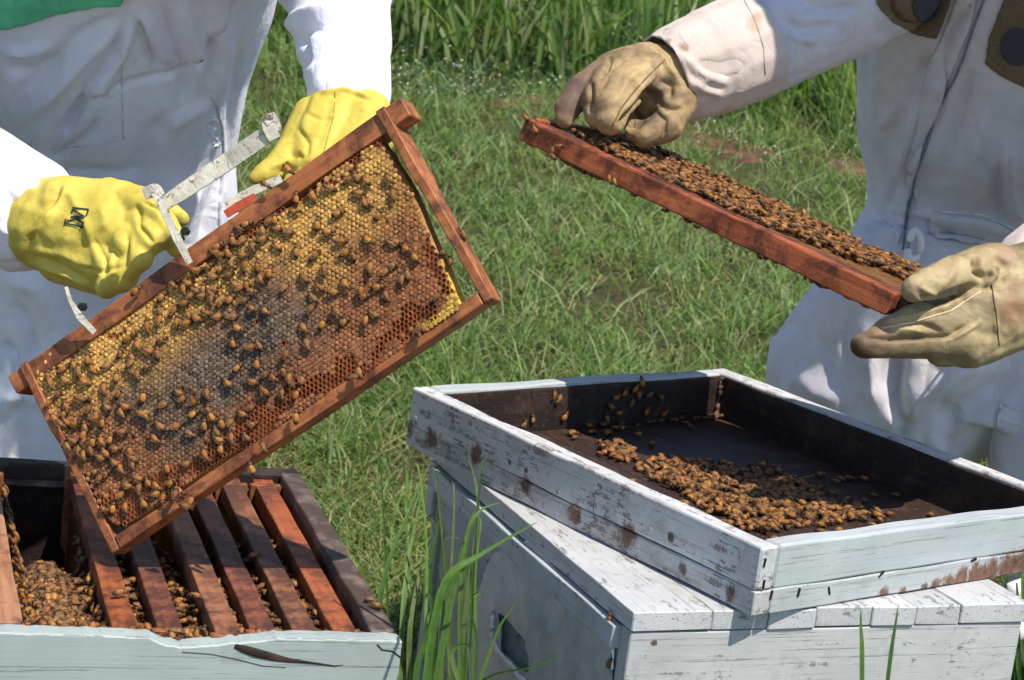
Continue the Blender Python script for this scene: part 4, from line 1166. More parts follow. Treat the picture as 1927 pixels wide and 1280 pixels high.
# on the side of the closed hive
for k_, (px, py) in enumerate(((1026, 1084), (1094, 1152), (1153, 1160), (1149, 1192), (1152, 1246))):
    q = on_plane(px, py, pl_pt(0, -.0012), pB); add_bee(q, -pB, random.uniform(0, 6.28), ['highest honeybee on the zinc side of the closed hive', 'second honeybee down the zinc side of the closed hive', 'honeybee at the front end of the batten of the closed hive', 'honeybee just below the batten corner of the closed hive', 'lowest honeybee beside the front edge of the closed hive'][k_], 'bees on the side of the closed hive')

# ------------------------------------------------------------------ the reddish frame held flat by the tan gloves
KR = 1.035
Lp = P(988, 238, 2.315*KR); Rp = P(1678, 566, 2.055*KR)
ax2 = (Rp-Lp)/np.linalg.norm(Rp-Lp); print('red frame length', np.linalg.norm(Rp-Lp))
vw = (Lp+Rp)/2-CAM; vw /= np.linalg.norm(vw)
nrm = np.cross(ax2, vw); nrm /= np.linalg.norm(nrm)
if nrm[2] < 0: nrm = -nrm
bk = np.cross(nrm, ax2); bk *= np.sign(bk@vw)
# tip the comb face a little towards the camera so that its bees show
tip = RAD(9.5); cf = nrm*math.cos(tip)-bk*math.sin(tip); bk2 = bk*math.cos(tip)+nrm*math.sin(tip)
red = empty('hive_frame', (Lp+Rp)/2, 'reddish brown hive frame thick with bees, held nearly flat by the tan gloves', 'hive frame')
L2 = np.linalg.norm(Rp-Lp)
def r_pt(x, d, h=0): return Lp+ax2*x+bk2*d+cf*h      # x along, d away under the comb, h out of the comb face
board('top_bar', r_pt(-.004, .009, -.004), r_pt(L2, .009, -.004), cf*0+bk2, .0245, .018, MT['frame_red'], red, nseg=40, seed=9, jit=.0008, bev=.0018)
board('comb_guide', r_pt(.01, .027, .0), r_pt(L2+.004, .027, .0), cf, .016, .016, MT['bar_dark'], red, nseg=30, seed=12, jit=.0008)
for x in (.004, L2+.0075): board('end_bar', r_pt(x, .012, -.004), r_pt(x, .205, -.004), ax2, .032, .009, MT['frame_red'] if x < .1 else MT['inner_wood'], red, nseg=8)
board('bottom_bar', r_pt(.01, .208, -.004), r_pt(L2, .208, -.004), cf, .012, .019, MT['frame_red'], red)
board('lug', r_pt(L2+.002, .0245, -.006), r_pt(L2+.034, .0245, -.006), cf, .014, .014, MT['inner_wood'], red, nseg=3)
V = []; F = []; C = []; n = 60; m = 24
for s_ in (0, 1):
    for j in range(m+1):
        for i in range(n+1):
            x = .012+(L2-.02)*i/n; d = .034+.165*j/m; h = (.006 if s_ == 0 else -.016)+.003*noise.noise(Vector((x*18, d*18, s_*5)))
            V.append(r_pt(x, d, h)); C.append(np.array((.22, .10, .035))*random.uniform(.5, 1.1))
k = (n+1)*(m+1)
for j in range(m):
    for i in range(n): a = j*(n+1)+i; F.append((a, a+1, a+n+2, a+n+1)); F.append((k+a+n+1, k+a+n+2, k+a+1, k+a))
for i in range(n): F.append((i, k+i, k+i+1, i+1)); q = m*(n+1)+i; F.append((q, q+1, k+q+1, k+q))
for j in range(m): q = j*(n+1); F.append((q, q+n+1, k+q+n+1, k+q)); q += n; F.append((q, k+q, k+q+n+1, q+n+1))
me = mesh('comb', V, F, False); bm = bmesh.new(); bm.from_mesh(me); bmesh.ops.recalc_face_normals(bm, faces=bm.faces); bm.to_mesh(me); bm.free()
vcol(me, np.array(C)); link('comb', me, MT['comb'], red, Matrix.Identity(4))
for i in range(1500):
    x = random.uniform(.035, L2-.004); d = .03+.175*random.random()**1.1
    if x > L2*.62 and d < .03+.11*(x/L2-.62)/.38+.0: continue
    mass_bee(r_pt(x, d, .0065+random.random()*.004), cf+np.array([random.gauss(0, .25), random.gauss(0, .25), random.gauss(0, .2)]), random.uniform(0, 6.28), 1.0)
for i in range(34):      # hanging under it, dark against the grass
    x = random.choice([random.gauss(.07, .015), random.gauss(.10, .02), random.gauss(.2, .05), random.gauss(.4, .05)]); x = min(max(x, .0), L2-.03)
    mass_bee(r_pt(x, .004+random.random()*.01, -.0150-random.random()*.002), -cf+bk2*-.5, random.uniform(0, 6.28), .85)
LR = 'honeybee on the plain reddish bar edge of the frame in the tan gloves'
for (px, py) in ((1008, 240), (1052, 276), (1042, 286), (1160, 345), (1150, 340), (990, 218), (1040, 292)):
    q = on_plane(px, py, r_pt(0, -.0008), bk2); add_bee(q, -bk2, random.uniform(0, 6.28), LR, 'bees on the reddish bar')
# ------------------------------------------------------------------ people
def pt(x, y, d): return P(x, y, d)
def leg_chain(hip, knee, foot, r0, r1, r2):
    return chain([(hip, r0), (knee, r1), (foot, r2)])
def boot(name, foot, parent, yaw):
    d = np.array([math.sin(yaw), -math.cos(yaw), 0])
    g = float(ground_z(foot[0], foot[1])); a = np.array([foot[0], foot[1], g+.055]); 
    pr = [capsule(a, .052, a+d*.15, .042), capsule(a+UP*.02, .055, a+UP*.16, .058), capsule(a-UP*.012, .05, a+d*.17-UP*.02, .036)]
    return link(name, fuse(pr, .008, 3), MT['boot'], parent, Matrix.Identity(4))
MT['boot'] = flat_mat('muddy_rubber_boot', (.05, .045, .035), .6, .4)
MT['straw'] = flat_mat('pale_hat', (.55, .50, .38), .85, .2, 0, .15, 60)
def veil_mat():
    b = NB('black_veil_net'); b.set((.02, .02, .02), .8, .1); b.b.inputs['Alpha'].default_value = .55; return b.m
MT['veil'] = veil_mat()
def hat_and_veil(head, parent, r=.19):
    c = np.array(head)+UP*.06
    V = []; F = []; n = 36
    prof = [(r, -.012), (r*.98, -.004), (.115, .010), (.105, .03), (.098, .09), (.07, .115), (0.001, .12)]
    for (rr, z) in prof:
        for i in range(n):
            a = 2*math.pi*i/n; V.append(c+np.array([rr*math.cos(a)*1.0, rr*math.sin(a)*1.08, z+.006*math.sin(2*a)*(rr/r)**2]))
    m = len(prof)
    for k in range(m-1):
        for i in range(n): F.append((k*n+i, k*n+(i+1) % n, (k+1)*n+(i+1) % n, (k+1)*n+i))
    me = mesh('hat', V, F); bm = bmesh.new(); bm.from_mesh(me); bmesh.ops.solidify(bm, geom=bm.faces[:], thickness=.003); bm.to_mesh(me); bm.free()
    link('hat', me, MT['straw'], parent, Matrix.Identity(4))
    V = []; F = []
    for (rr, z) in ((r*.93, -.012), (r*.9, -.15), (r*.85, -.27), (r*.75, -.33)):
        for i in range(n):
            a = 2*math.pi*i/n; V.append(c+np.array([rr*math.cos(a), rr*math.sin(a), z]))
    for k in range(3):
        for i in range(n): F.append((k*n+i, k*n+(i+1) % n, (k+1)*n+(i+1) % n, (k+1)*n+i))
    link('veil', mesh('veil', V, F), MT['veil'], parent, Matrix.Identity(4))
def head_prims(c, fwd):
    """a plain head with brow, nose, chin and ears, behind the veil"""
    f = np.array(fwd)/np.linalg.norm(fwd); s = np.cross(f, UP)
    pr = [capsule(c+UP*.02, .088, c+UP*.02-f*.02, .09), capsule(c-UP*.03+f*.02, .07, c-UP*.07+f*.045, .045),
          capsule(c+f*.085+UP*.02, .009, c+f*.108-UP*.018, .014), capsule(c+f*.08-UP*.045-s*.018, .010, c+f*.08-UP*.045+s*.018, .010)]
    for q in (-1, 1): pr.append(capsule(c+s*q*.088+UP*.01, .014, c+s*q*.09-UP*.03, .010))
    return pr

def px_rings(rows, lean=.0):
    out = []
    for (cx, cy, d, hw, hd, yaw) in rows:
        a = np.array([math.cos(yaw), math.sin(yaw), 0])*hw; b = np.array([-math.sin(yaw), math.cos(yaw), 0])*hd
        out.append((pt(cx, cy, d), a, b))
    return out

# ---- left person
lp = empty('person', (*(P(150, 640, 2.72)[:2]), float(ground_z(P(150, 640, 2.72)[0], P(150, 640, 2.72)[1]))), 'person in a white bee suit and yellow gloves leaning over the open hive', 'person')
hipY = 2.74
rings = px_rings([(150, 1120, 2.90, .18, .13, .1), (150, 950, 2.92, .215, .15, .1), (145, 800, 2.91, .226, .155, .1), (140, 600, 2.86, .225, .15, .1), (128, 400, 2.79, .22, .15, .08), (116, 260, 2.72, .218, .152, .06), (126, 120, 2.64, .223, .155, .05), (150, 0, 2.57, .230, .155, .05),
                  (165, -140, 2.49, .235, .145, .05), (170, -280, 2.42, .215, .125, .05), (180, -380, 2.38, .15, .10, .05), (185, -430, 2.36, .07, .07, 0)])
g = lambda x, y: float(ground_z(x, y))
hipL = P(20, 1020, 2.90); hipR = P(290, 1020, 2.90)
def foot_at(h, dx, dy):
    x, y = h[0]+dx, h[1]+dy; return np.array([x, y, g(x, y)+.11])
fL = foot_at(hipL, -.05, -.12); fR = foot_at(hipR, .04, -.14)
kL = (hipL+fL)/2+np.array([0, -.05, 0]); kR = (hipR+fR)/2+np.array([0, -.05, 0])
armL = chain([(P(-90, -230, 2.42), .075), (P(-220, 250, 2.42), .067), (P(-45, 340, 2.25), .0625), (P(38, 396, 2.165), .0605)])
armR = chain([(P(420, -270, 2.41), .080), (P(570, -120, 2.36), .072), (P(640, -20, 2.30), .060), (P(645, 80, 2.23), .053), (P(655, 172, 2.17), .044)])
head = P(215, -560, 2.20)
lbody = [loft(rings)]+leg_chain(hipL, kL, fL, .115, .09, .085)+leg_chain(hipR, kR, fR, .115, .09, .085)+armL+armR+chain([(P(185, -420, 2.35), .065), (P(205, -500, 2.27), .062)])+head_prims(head, (.1, -.8, -.45))
me = fuse(lbody, .0042, 7)
cloth_creases(me, 2, .0042)
folds(me, [([(245, 20), (215, 95), (170, 160), (130, 235), (125, 260)], 9, -.010), ([(255, 30), (232, 100), (190, 165), (150, 190)], 10, .010), ([(238, 25), (150, 70), (90, 130), (10, 205)], 14, -.012),
           ([(230, 40), (175, 95), (105, 170), (30, 245)], 13, .012), ([(265, 20), (300, 80), (330, 130)], 9, .012), ([(255, 30), (280, 90), (303, 145)], 7, -.012), ([(310, 0), (325, 70), (345, 140), (345, 220)], 11, -.010), ([(345, 0), (372, 80), (380, 180)], 14, .009),
           ([(190, 215), (165, 255), (110, 290), (85, 305)], 8, -.009), ([(330, 215), (280, 255), (265, 310), (240, 350)], 18, -.009), ([(400, 190), (350, 220), (300, 250)], 12, .008), ([(415, 0), (425, 100), (405, 200)], 16, .010), ([(400, 60), (395, 160)], 10, -.008),
           ([(450, 60), (440, 200), (425, 300)], 10, -.007), ([(0, 95), (50, 100), (110, 80)], 10, .008), ([(0, 130), (60, 135), (120, 110)], 12, -.008), ([(20, 330), (150, 320), (300, 330)], 10, -.006), ([(380, 330), (340, 420), (300, 520)], 14, .012), ([(430, 300), (395, 400), (380, 470)], 10, -.010), ([(250, 420), (300, 380), (340, 330)], 14, .010),
           ([(0, 520), (70, 540), (120, 620), (110, 700)], 16, .012), ([(20, 560), (60, 620), (70, 700)], 12, -.012), ([(0, 760), (50, 740), (100, 780)], 12, .010), ([(0, 640), (30, 670), (60, 760)], 12, -.010), ([(205, 520), (240, 560), (300, 500)], 10, -.01),
           # sleeves
           ([(535, 70), (565, 30), (640, 10), (715, 30)], 9, .011), ([(545, 95), (580, 55), (650, 35)], 8, -.008), ([(560, 150), (610, 120), (690, 60)], 9, .005), ([(600, 150), (640, 110), (660, 60)], 10, -.006), ([(565, 60), (575, 110), (560, 150)], 9, -.006),
           ([(0, 300), (50, 330), (90, 400)], 10, .006), ([(0, 350), (30, 390), (40, 450)], 10, -.006), ([(0, 430), (20, 440), (40, 470)], 8, .005)])
suitL = cloth_mat('left_white_suit', (.84, .825, .92), (.42, .35, .26), .50)
set_body = link('body', me, suitL, lp, Matrix.Identity(4)); set_body['label'] = 'person clothed in a white cotton bee suit'
bl = bvh_of(me)
hat_and_veil(head, lp)
boot('boot', fL, lp, 0); boot('boot', fR, lp, .1)
gcl = flat_mat('green_cloth', (.13, .55, .30), .9, .15, 0, .25, 30, .002)
patch('green_scarf', [(-40, -60), (236, -60), (232, 4), (150, 12), (90, 26), (45, 44), (12, 50), (-40, 48)], bl, gcl, lp, .006, 6, 'bright green cloth tucked over the chest', .003)
seamM = flat_mat('suit_seam', (.66, .66, .70), .9, .1)
seam('seam', [(228, 92), (230, 180), (232, 262)], bl, .0010, seamM, lp)
seam('seam', [(95, 280), (160, 276), (232, 262)], bl, .0010, seamM, lp)
seam('seam', [(60, 262), (55, 290), (130, 320)], bl, .0008, seamM, lp)
o = seam('zipper', [(402, 180), (418, 240), (420, 300), (413, 400), (412, 470)], bl, .0028, seamM, lp, 0, 8)
for (x, y) in ((402, 240), (418, 258), (396, 262), (405, 228)):
    h = cast(bl, x, y)
# the bunched cord at the waist
pr = []
for i in range(14):
    x = 398+random.uniform(-12, 14); y = 220+i*4.5; h = cast(bl, x, y)
    if h[0] is not None: pr.append(capsule(np.array(h[0]), .0022, np.array(h[0])+np.array([random.uniform(-.008, .008), -.003, random.uniform(-.008, .008)]), .0018))
link('cord_knot', fuse(pr, .0018, 2), suitL, lp, Matrix.Identity(4))

# ---- gloves
def glove_mat(name, c1, c2, dark, dpos=(), rough=.6):
    b = NB(name); co = b.coord('Object')
    n = b.noise(co, 22, 5, .65, .6)
    c = b.ramp(n, [(.3, c1), (.7, c2)])
    st = b.ramp(b.noise(co, 34, 6, .75, 1.0), [(.52, 0.0), (.68, .55)])
    c = b.mix(st, c, dark)
    c = b.mix(b.ramp(b.noise(co, 14, 5, .7, .6), [(.46, 0.0), (.62, .7)]), c, tuple(q*.75 for q in dark)) if 'tan' in name else c
    for (p, rr, col, am) in dpos:
        d = b.n('ShaderNodeVectorMath'); d.operation = 'DISTANCE'; b.l(co, d.inputs[0]); d.inputs[1].default_value = tuple(p)
        v = b.math('ADD', b.math('DIVIDE', d.outputs['Value'], rr), b.math('MULTIPLY', b.noise(co, 70, 4, .7), .9))
        r = b.n('ShaderNodeMapRange'); b.l(v, r.inputs[0]); r.inputs[1].default_value = .9; r.inputs[2].default_value = 1.6
        r.inputs[3].default_value = am; r.inputs[4].default_value = 0.0
        c = b.mix(r.outputs[0], c, col)
    b.set(c, rough, .3)
    b.bump(b.math('ADD', b.math('MULTIPLY', b.noise(co, 420, 4, .65), .4), b.noise(co, 110, 5, .6, 1.4)), .0010, .5)
    return b.m
def hits(me, lst):
    bv = bvh_of(me); out = []
    for (x, y, r, col, am) in lst:
        h = cast(bv, x, y)
        if h[0] is not None: out.append((tuple(h[0]), r, col, am))
    return out
def glove(name, prims, mat, parent, fl, vox=.0019, sm=9, label=None, nz=.0009, seed=1):
    me = fuse(prims, vox, sm)
    V = co_of(me); N = no_of(me)
    set_co(me, V+N*(nz*vnoise(V, 30, seed)+nz*.35*vnoise(V, 90, seed+1))[:, None])
    folds(me, fl)
    if callable(mat): mat = mat(me)
    o = link(name, me, mat, parent, Matrix.Identity(4))
    if label: o['label'] = label
    return o, me
yel1 = lambda me: glove_mat('yellow_leather', (.53, .41, .06), (.64, .52, .10), (.30, .21, .035), hits(me, ((338, 412, .008, (.30, .27, .05), .8), (310, 455, .010, (.28, .22, .04), .8), (300, 480, .01, (.22, .17, .04), .8), (205, 545, .010, (.42, .32, .05), .6), (480, 335, .012, (.35, .26, .04), .7), (560, 300, .012, (.45, .33, .05), .5), (40, 490, .012, (.38, .28, .05), .6))))
def CR(*a): return chain([(P(x, y, d*KR), r*KR) for (x, y, d, r) in a])
def C(*a): return chain([(P(x, y, d), r) for (x, y, d, r) in a])
# near-left glove: a fist closed on the gripping tool
ga = C((55, 408, 2.165, .042), (98, 424, 2.14, .0495), (125, 432, 2.13, .0475), (165, 440, 2.115, .046), (215, 425, 2.10, .040))
ga += C((130, 395, 2.12, .036), (230, 385, 2.10, .024), (268, 388, 2.085, .019))
ga += C((120, 480, 2.12, .030), (190, 500, 2.10, .030), (222, 512, 2.08, .022))
ga += C((215, 385, 2.10, .021), (268, 385, 2.075, .0165), (304, 405, 2.055, .0125), (326, 445, 2.045, .0105), (330, 470, 2.05, .008))       # index
ga += C((210, 405, 2.11, .022), (270, 420, 2.07, .0165), (288, 452, 2.045, .014), (262, 474, 2.05, .012))                              # middle
ga += C((190, 440, 2.10, .024), (245, 455, 2.065, .0175), (262, 485, 2.045, .0145), (238, 508, 2.05, .0125))                            # ring
ga += C((150, 470, 2.11, .026), (205, 492, 2.075, .0185), (225, 520, 2.055, .0155), (200, 540, 2.055, .012))                            # little
ga += C((205, 370, 2.13, .020), (275, 380, 2.10, .0145), (325, 402, 2.085, .0105), (341, 412, 2.08, .0085))                             # thumb round the back
G1, g1me = glove('glove', ga, yel1, lp, [([(110, 345), (135, 370), (165, 430), (200, 540)], 9, .003), ([(60, 480), (110, 500), (190, 545)], 7, -.004), ([(55, 470), (120, 480), (210, 525)], 8, .003), ([(255, 420), (275, 440), (290, 462)], 5, -.004),
        ([(240, 430), (236, 470), (232, 520)], 6, -.004), ([(225, 430), (215, 480), (205, 520)], 8, .003), ([(62, 430), (50, 470), (60, 500)], 7, -.004), ([(70, 440), (90, 420), (95, 380)], 7, .003), ([(255, 385), (262, 400), (262, 430)], 5, -.003), ([(190, 380), (200, 440)], 9, .002), ([(120, 342), (100, 380), (62, 430), (38, 500)], 4, -.0035), ([(130, 345), (112, 382), (75, 432), (48, 505)], 4, .003), ([(265, 378), (300, 395), (318, 430)], 3, -.003), ([(150, 500), (190, 512), (235, 500)], 4, -.003), ([(175, 445), (200, 490), (196, 530)], 3.5, -.003), ([(70, 500), (130, 520), (180, 548)], 4, .003)], label='yellow leather glove closed round the frame gripper', seed=3)
# the printed mark on the back of the glove
bg1 = bvh_of(g1me); MT['ink'] = flat_mat('dark_ink', (.03, .045, .045), .7, .2, 0, .5, 300)
strokes = [[(136, 391), (167, 394)], [(140, 391), (134, 401)], [(167, 394), (163, 406)], [(136, 394), (160, 408), (136, 408)], [(160, 408), (126, 416)], [(134, 407), (158, 420)], [(124, 412), (122, 424)], [(124, 421), (142, 424)], [(158, 418), (152, 430)], [(140, 424), (158, 428)]]
mk = bpy.data.meshes.new('logo'); bm = bmesh.new()
for st in strokes:
    for a, b_ in zip(st[:-1], st[1:]):
        A = np.array(a, float); B = np.array(b_, float); t_ = (B-A)/np.linalg.norm(B-A); nn_ = np.array([-t_[1], t_[0]])
        wd = 3.1; k = max(2, int(np.linalg.norm(B-A)/3)); prev = None
        for q in range(k+1):
            c_ = A+(B-A)*q/k; row = []
            for sg in (-1, 1):
                h = cast(bg1, *(c_+nn_*wd*sg*.5)); row.append(bm.verts.new(h[0]-Vector(vF)*.0012))
            if prev: bm.faces.new((prev[0], row[0], row[1], prev[1]))
            prev = row
bm.to_mesh(mk); bm.free()
link('logo', mk, MT['ink'], G1, Matrix.Identity(4))
# far-right glove of the left person, coming down behind the top bar
gb = C((655, 200, 2.165, .0385), (640, 245, 2.15, .044), (612, 290, 2.13, .040), (600, 330, 2.11, .034))
gb += C((690, 215, 2.14, .026), (690, 260, 2.12, .028), (640, 320, 2.10, .024))
gb += C((590, 225, 2.15, .024), (565, 275, 2.13, .022), (530, 310, 2.11, .0165), (495, 328, 2.095, .0105), (480, 335, 2.09, .0075))
gb += C((600, 320, 2.10, .022), (560, 345, 2.09, .014), (540, 372, 2.085, .012), (555, 398, 2.075, .0105))
gb += C((640, 330, 2.10, .022), (612, 360, 2.085, .014), (600, 385, 2.08, .012))
gb += C((670, 310, 2.10, .022), (655, 345, 2.085, .014), (645, 372, 2.08, .012))
G2, g2me = glove('glove', gb, yel1, lp, [([(600, 170), (585, 210), (560, 260)], 8, .003), ([(620, 190), (612, 240), (590, 290)], 8, -.002), ([(545, 300), (560, 290), (572, 300)], 5, -.004), ([(500, 318), (540, 303), (556, 312)], 5, .003), ([(600, 180), (660, 175), (720, 195)], 6, -.003), ([(590, 178), (650, 168), (725, 192)], 4, .003), ([(575, 215), (600, 225), (640, 222)], 4, -.002), ([(520, 325), (560, 318), (590, 300)], 4, -.004), ([(560, 240), (580, 270), (575, 300)], 5, -.003)], label='yellow leather glove holding the far side of the frame', seed=6)
bg2 = bvh_of(g2me); yseam = flat_mat('yellow_stitching', (.38, .30, .05), .7, .2)
seam('seam', [(632, 172), (628, 220), (616, 262), (606, 300)], bg2, .0007, yseam, G2)

# ---- right person
rp = empty('person', (*(P(1900, 640, 2.85)[:2]), float(ground_z(P(1900, 640, 2.85)[0], P(1900, 640, 2.85)[1]))), 'person in a grey white bee suit and stained tan gloves holding the reddish frame', 'person')
rings = px_rings([(1850, 760, 2.92, .19, .14, -.25), (1870, 660, 2.93, .228, .155, -.25), (1885, 560, 2.92, .228, .155, -.25), (1905, 470, 2.90, .216, .15, -.25), (1915, 420, 2.88, .203, .142, -.25), (1925, 370, 2.86, .211, .15, -.25), (1918, 290, 2.82, .214, .155, -.25), (1925, 150, 2.75, .216, .155, -.25), (1935, 0, 2.67, .214, .155, -.25),
                  (1950, -150, 2.60, .216, .15, -.25), (1955, -290, 2.53, .205, .13, -.25), (1960, -390, 2.49, .15, .10, -.25), (1960, -440, 2.47, .07, .07, 0)])
h1 = P(1745, 640, 2.90); f1_ = foot_at(P(1610, 960, 3.08), -.03, .03); k1 = P(1628, 870, 3.03)
h2 = P(2010, 640, 2.90); f2_ = foot_at(P(2080, 1000, 2.9), .03, .05); k2 = P(2060, 950, 2.82)
rbody = [loft(rings)]+chain([(h1, .155), (P(1655, 760, 2.96), .163), (k1, .145), (f1_, .095)])+chain([(h2, .15), (k2, .12), (f2_, .095)])
rbody += chain([(P(1725, 560, 2.86), .122), (P(1640, 700, 2.93), .146)])
rbody += chain([(P(1790, -330, 2.53), .082), (P(1660, -40, 2.53), .070), (P(1575, 10, 2.53), .064), (P(1430, 85, 2.43*KR), .060), (P(1330, 125, 2.39*KR), .048)])
rbody += chain([(P(2130, -300, 2.55), .085), (P(2280, 200, 2.52), .070), (P(2150, 430, 2.33*KR), .062), (P(2010, 530, 2.22*KR), .051)])
head2 = P(2110, -640, 2.30)
rbody += chain([(P(1960, -430, 2.46), .066), (P(2060, -540, 2.38), .064)])+head_prims(head2, (-.25, -.8, -.4))
me = fuse(rbody, .0042, 7)
cloth_creases(me, 12, .0046)
folds(me, [([(1760, 90), (1700, 190), (1665, 300)], 14, -.008), ([(1800, 100), (1720, 230), (1690, 350)], 12, .008), ([(1830, 120), (1800, 220), (1780, 350)], 14, -.010), ([(1860, 200), (1835, 300), (1850, 400)], 12, .010), ([(1895, 250), (1905, 350), (1925, 430)], 12, .012), ([(1880, 300), (1875, 380), (1890, 430)], 9, -.010),
           ([(1660, 60), (1650, 150), (1645, 260)], 12, .006), ([(1690, 330), (1670, 390), (1660, 430)], 8, -.006), ([(1735, 250), (1720, 330), (1715, 400)], 9, .006), ([(1650, 250), (1690, 200), (1740, 120)], 12, .006),
           ([(1640, 400), (1600, 500), (1560, 620)], 20, .010), ([(1690, 640), (1680, 720), (1700, 800), (1690, 860)], 15, -.022), ([(1720, 850), (1690, 790), (1730, 740), (1800, 700), (1900, 660)], 22, .018), ([(1750, 800), (1830, 760), (1920, 700)], 20, -.012), ([(1740, 820), (1780, 850), (1790, 880)], 14, .012),
           ([(1540, 620), (1560, 700), (1600, 760)], 16, -.012), ([(1500, 700), (1540, 740), (1590, 750)], 16, .014), ([(1630, 600), (1640, 700), (1650, 780)], 13, .012), ([(1600, 560), (1590, 650), (1620, 740)], 12, -.008), ([(1480, 720), (1530, 790)], 10, -.008), ([(1620, 460), (1600, 560)], 12, -.007),
           ([(1640, 410), (1720, 425), (1800, 440), (1927, 470)], 7, -.009), ([(1640, 392), (1720, 400), (1850, 420), (1927, 440)], 8, .007), ([(1460, 30), (1510, 60), (1590, 40)], 10, -.008), ([(1500, 0), (1560, 20), (1620, 10)], 9, -.008), ([(1480, 60), (1540, 80)], 9, .007)])
suitR = cloth_mat('right_grey_white_suit', (.64, .605, .645), (.33, .27, .21), .62)
rb = link('body', me, suitR, rp, Matrix.Identity(4)); rb['label'] = 'person clothed in a soiled grey white bee suit'
br = bvh_of(me)
hat_and_veil(head2, rp)
boot('boot', f1_, rp, -.3); boot('boot', f2_, rp, -.1)
vent = flat_mat('brown_vent_mesh', (.16, .115, .075), .9, .15, 0, .3, 300, .001); vdark = flat_mat('dark_vent_mesh', (.055, .058, .07), .9, .15, 0, .2, 300, .001)
patch('vent_panel', [(1645, -40), (1795, -40), (1790, 5), (1763, 72), (1720, 62), (1680, 42), (1666, 28), (1650, 10)], br, vent, rp, .003, 3, 'brown mesh vent panel')
patch('vent_panel', [(1905, -40), (2010, -40), (2010, 190), (1927, 162), (1885, 142), (1855, 118), (1862, 70)], br, vent, rp, .003, 3, 'brown mesh vent panel')
def oval(cx, cy, rx, ry, n=20): return [(cx+rx*math.cos(2*math.pi*i/n), cy+ry*math.sin(2*math.pi*i/n)) for i in range(n)]
patch('vent_patch', oval(1743, 8, 29, 32), br, vdark, rp, .0055, 2, 'dark oval in the vent panel'); patch('vent_patch', oval(1915, 84, 30, 35), br, vdark, rp, .0055, 2, 'dark oval in the vent panel')
patch('placket', [(1805, -20), (1850, -20), (1822, 60), (1790, 140), (1745, 260), (1722, 330), (1700, 430), (1690, 470), (1684, 430), (1700, 320), (1725, 240), (1755, 110), (1785, 40)], br, suitR, rp, .004, 5, None, .003)
seam('zipper', [(1858, -20), (1832, 50), (1812, 110), (1795, 150), (1762, 210), (1740, 280), (1722, 330), (1708, 400), (1698, 470)], br, .0016, MT['zip'], rp, .003, 6)
seam('seam', [(1650, 12), (1668, 30), (1720, 64), (1765, 76)], br, .0011, seamM, rp); seam('seam', [(1852, 118), (1890, 148), (1927, 165)], br, .0011, seamM, rp)
seam('waist_cord', [(1636, 398), (1680, 432), (1705, 447), (1740, 455), (1800, 468), (1860, 478)], br, .0014, seamM, rp)
seam('seam', [(1760, 398), (1850, 405), (1927, 440)], br, .0012, seamM, rp)
patch('waist_band', [(1745, 420), (1765, 402), (1850, 412), (1927, 438), (1960, 450), (1960, 485), (1850, 462), (1760, 452)], br, suitR, rp, .005, 5, None, .003)
# the white loop of cord hanging at the waist
h = cast(br, 1715, 465); base = np.array(h[0])-vF*.022; r_, u_ = vR, vU
s_ = 2.82/FPX
loop = [base-vF*.0+r_*((x-1715)*s_)+u_*((465-y)*s_) for x, y in ((1712, 440), (1706, 455), (1702, 472), (1704, 485), (1712, 489), (1721, 486), (1726, 472), (1727, 455), (1722, 440), (1716, 436))]
wc = flat_mat('white_cord', (.85, .84, .8), .8, .2, 0, .1, 300)
link('cord_loop', tube_mesh(loop, .0050, 8, closed=True), wc, rp, Matrix.Identity(4))
link('cord_loop', tube_mesh([base+r_*((x-1715)*s_)+u_*((465-y)*s_) for x, y in ((1706, 455), (1699, 480), (1697, 510), (1698, 530))], .0028, 7), wc, rp, Matrix.Identity(4))
patch('pocket', [(1880, 762), (1960, 770), (1960, 960), (1858, 900), (1868, 830)], br, suitR, rp, .003, 6, None, .002)
seam('seam', [(1885, 757), (1905, 768), (1950, 775)], br, .0012, seamM, rp, .004); seam('seam', [(1884, 757), (1872, 810), (1862, 880)], br, .0012, seamM, rp, .004); seam('seam', [(1880, 790), (1927, 802)], br, .0009, seamM, rp, .004)

# gauntlets of pale canvas
st_ = lambda me: hits(me, [(1262, 128, .016, (.36, .24, .14), .85), (1285, 88, .007, (.30, .19, .12), .8), (1255, 55, .004, (.3, .2, .15), .8), (1258, 76, .005, (.3, .2, .15), .8), (1292, 92, .005, (.3, .2, .15), .8), (1420, 50, .012, (.42, .30, .2), .7), (1230, 100, .010, (.45, .33, .22), .6), (1340, 150, .012, (.45, .36, .3), .5), (1245, 150, .01, (.4, .28, .18), .7), (1425, 30, .01, (.4, .28, .18), .7)])
ga2 = CR((1247, 152, 2.375, .0520), (1290, 135, 2.385, .0565), (1350, 112, 2.40, .062), (1425, 80, 2.42, .0655))
me = fuse(ga2, .003, 3)
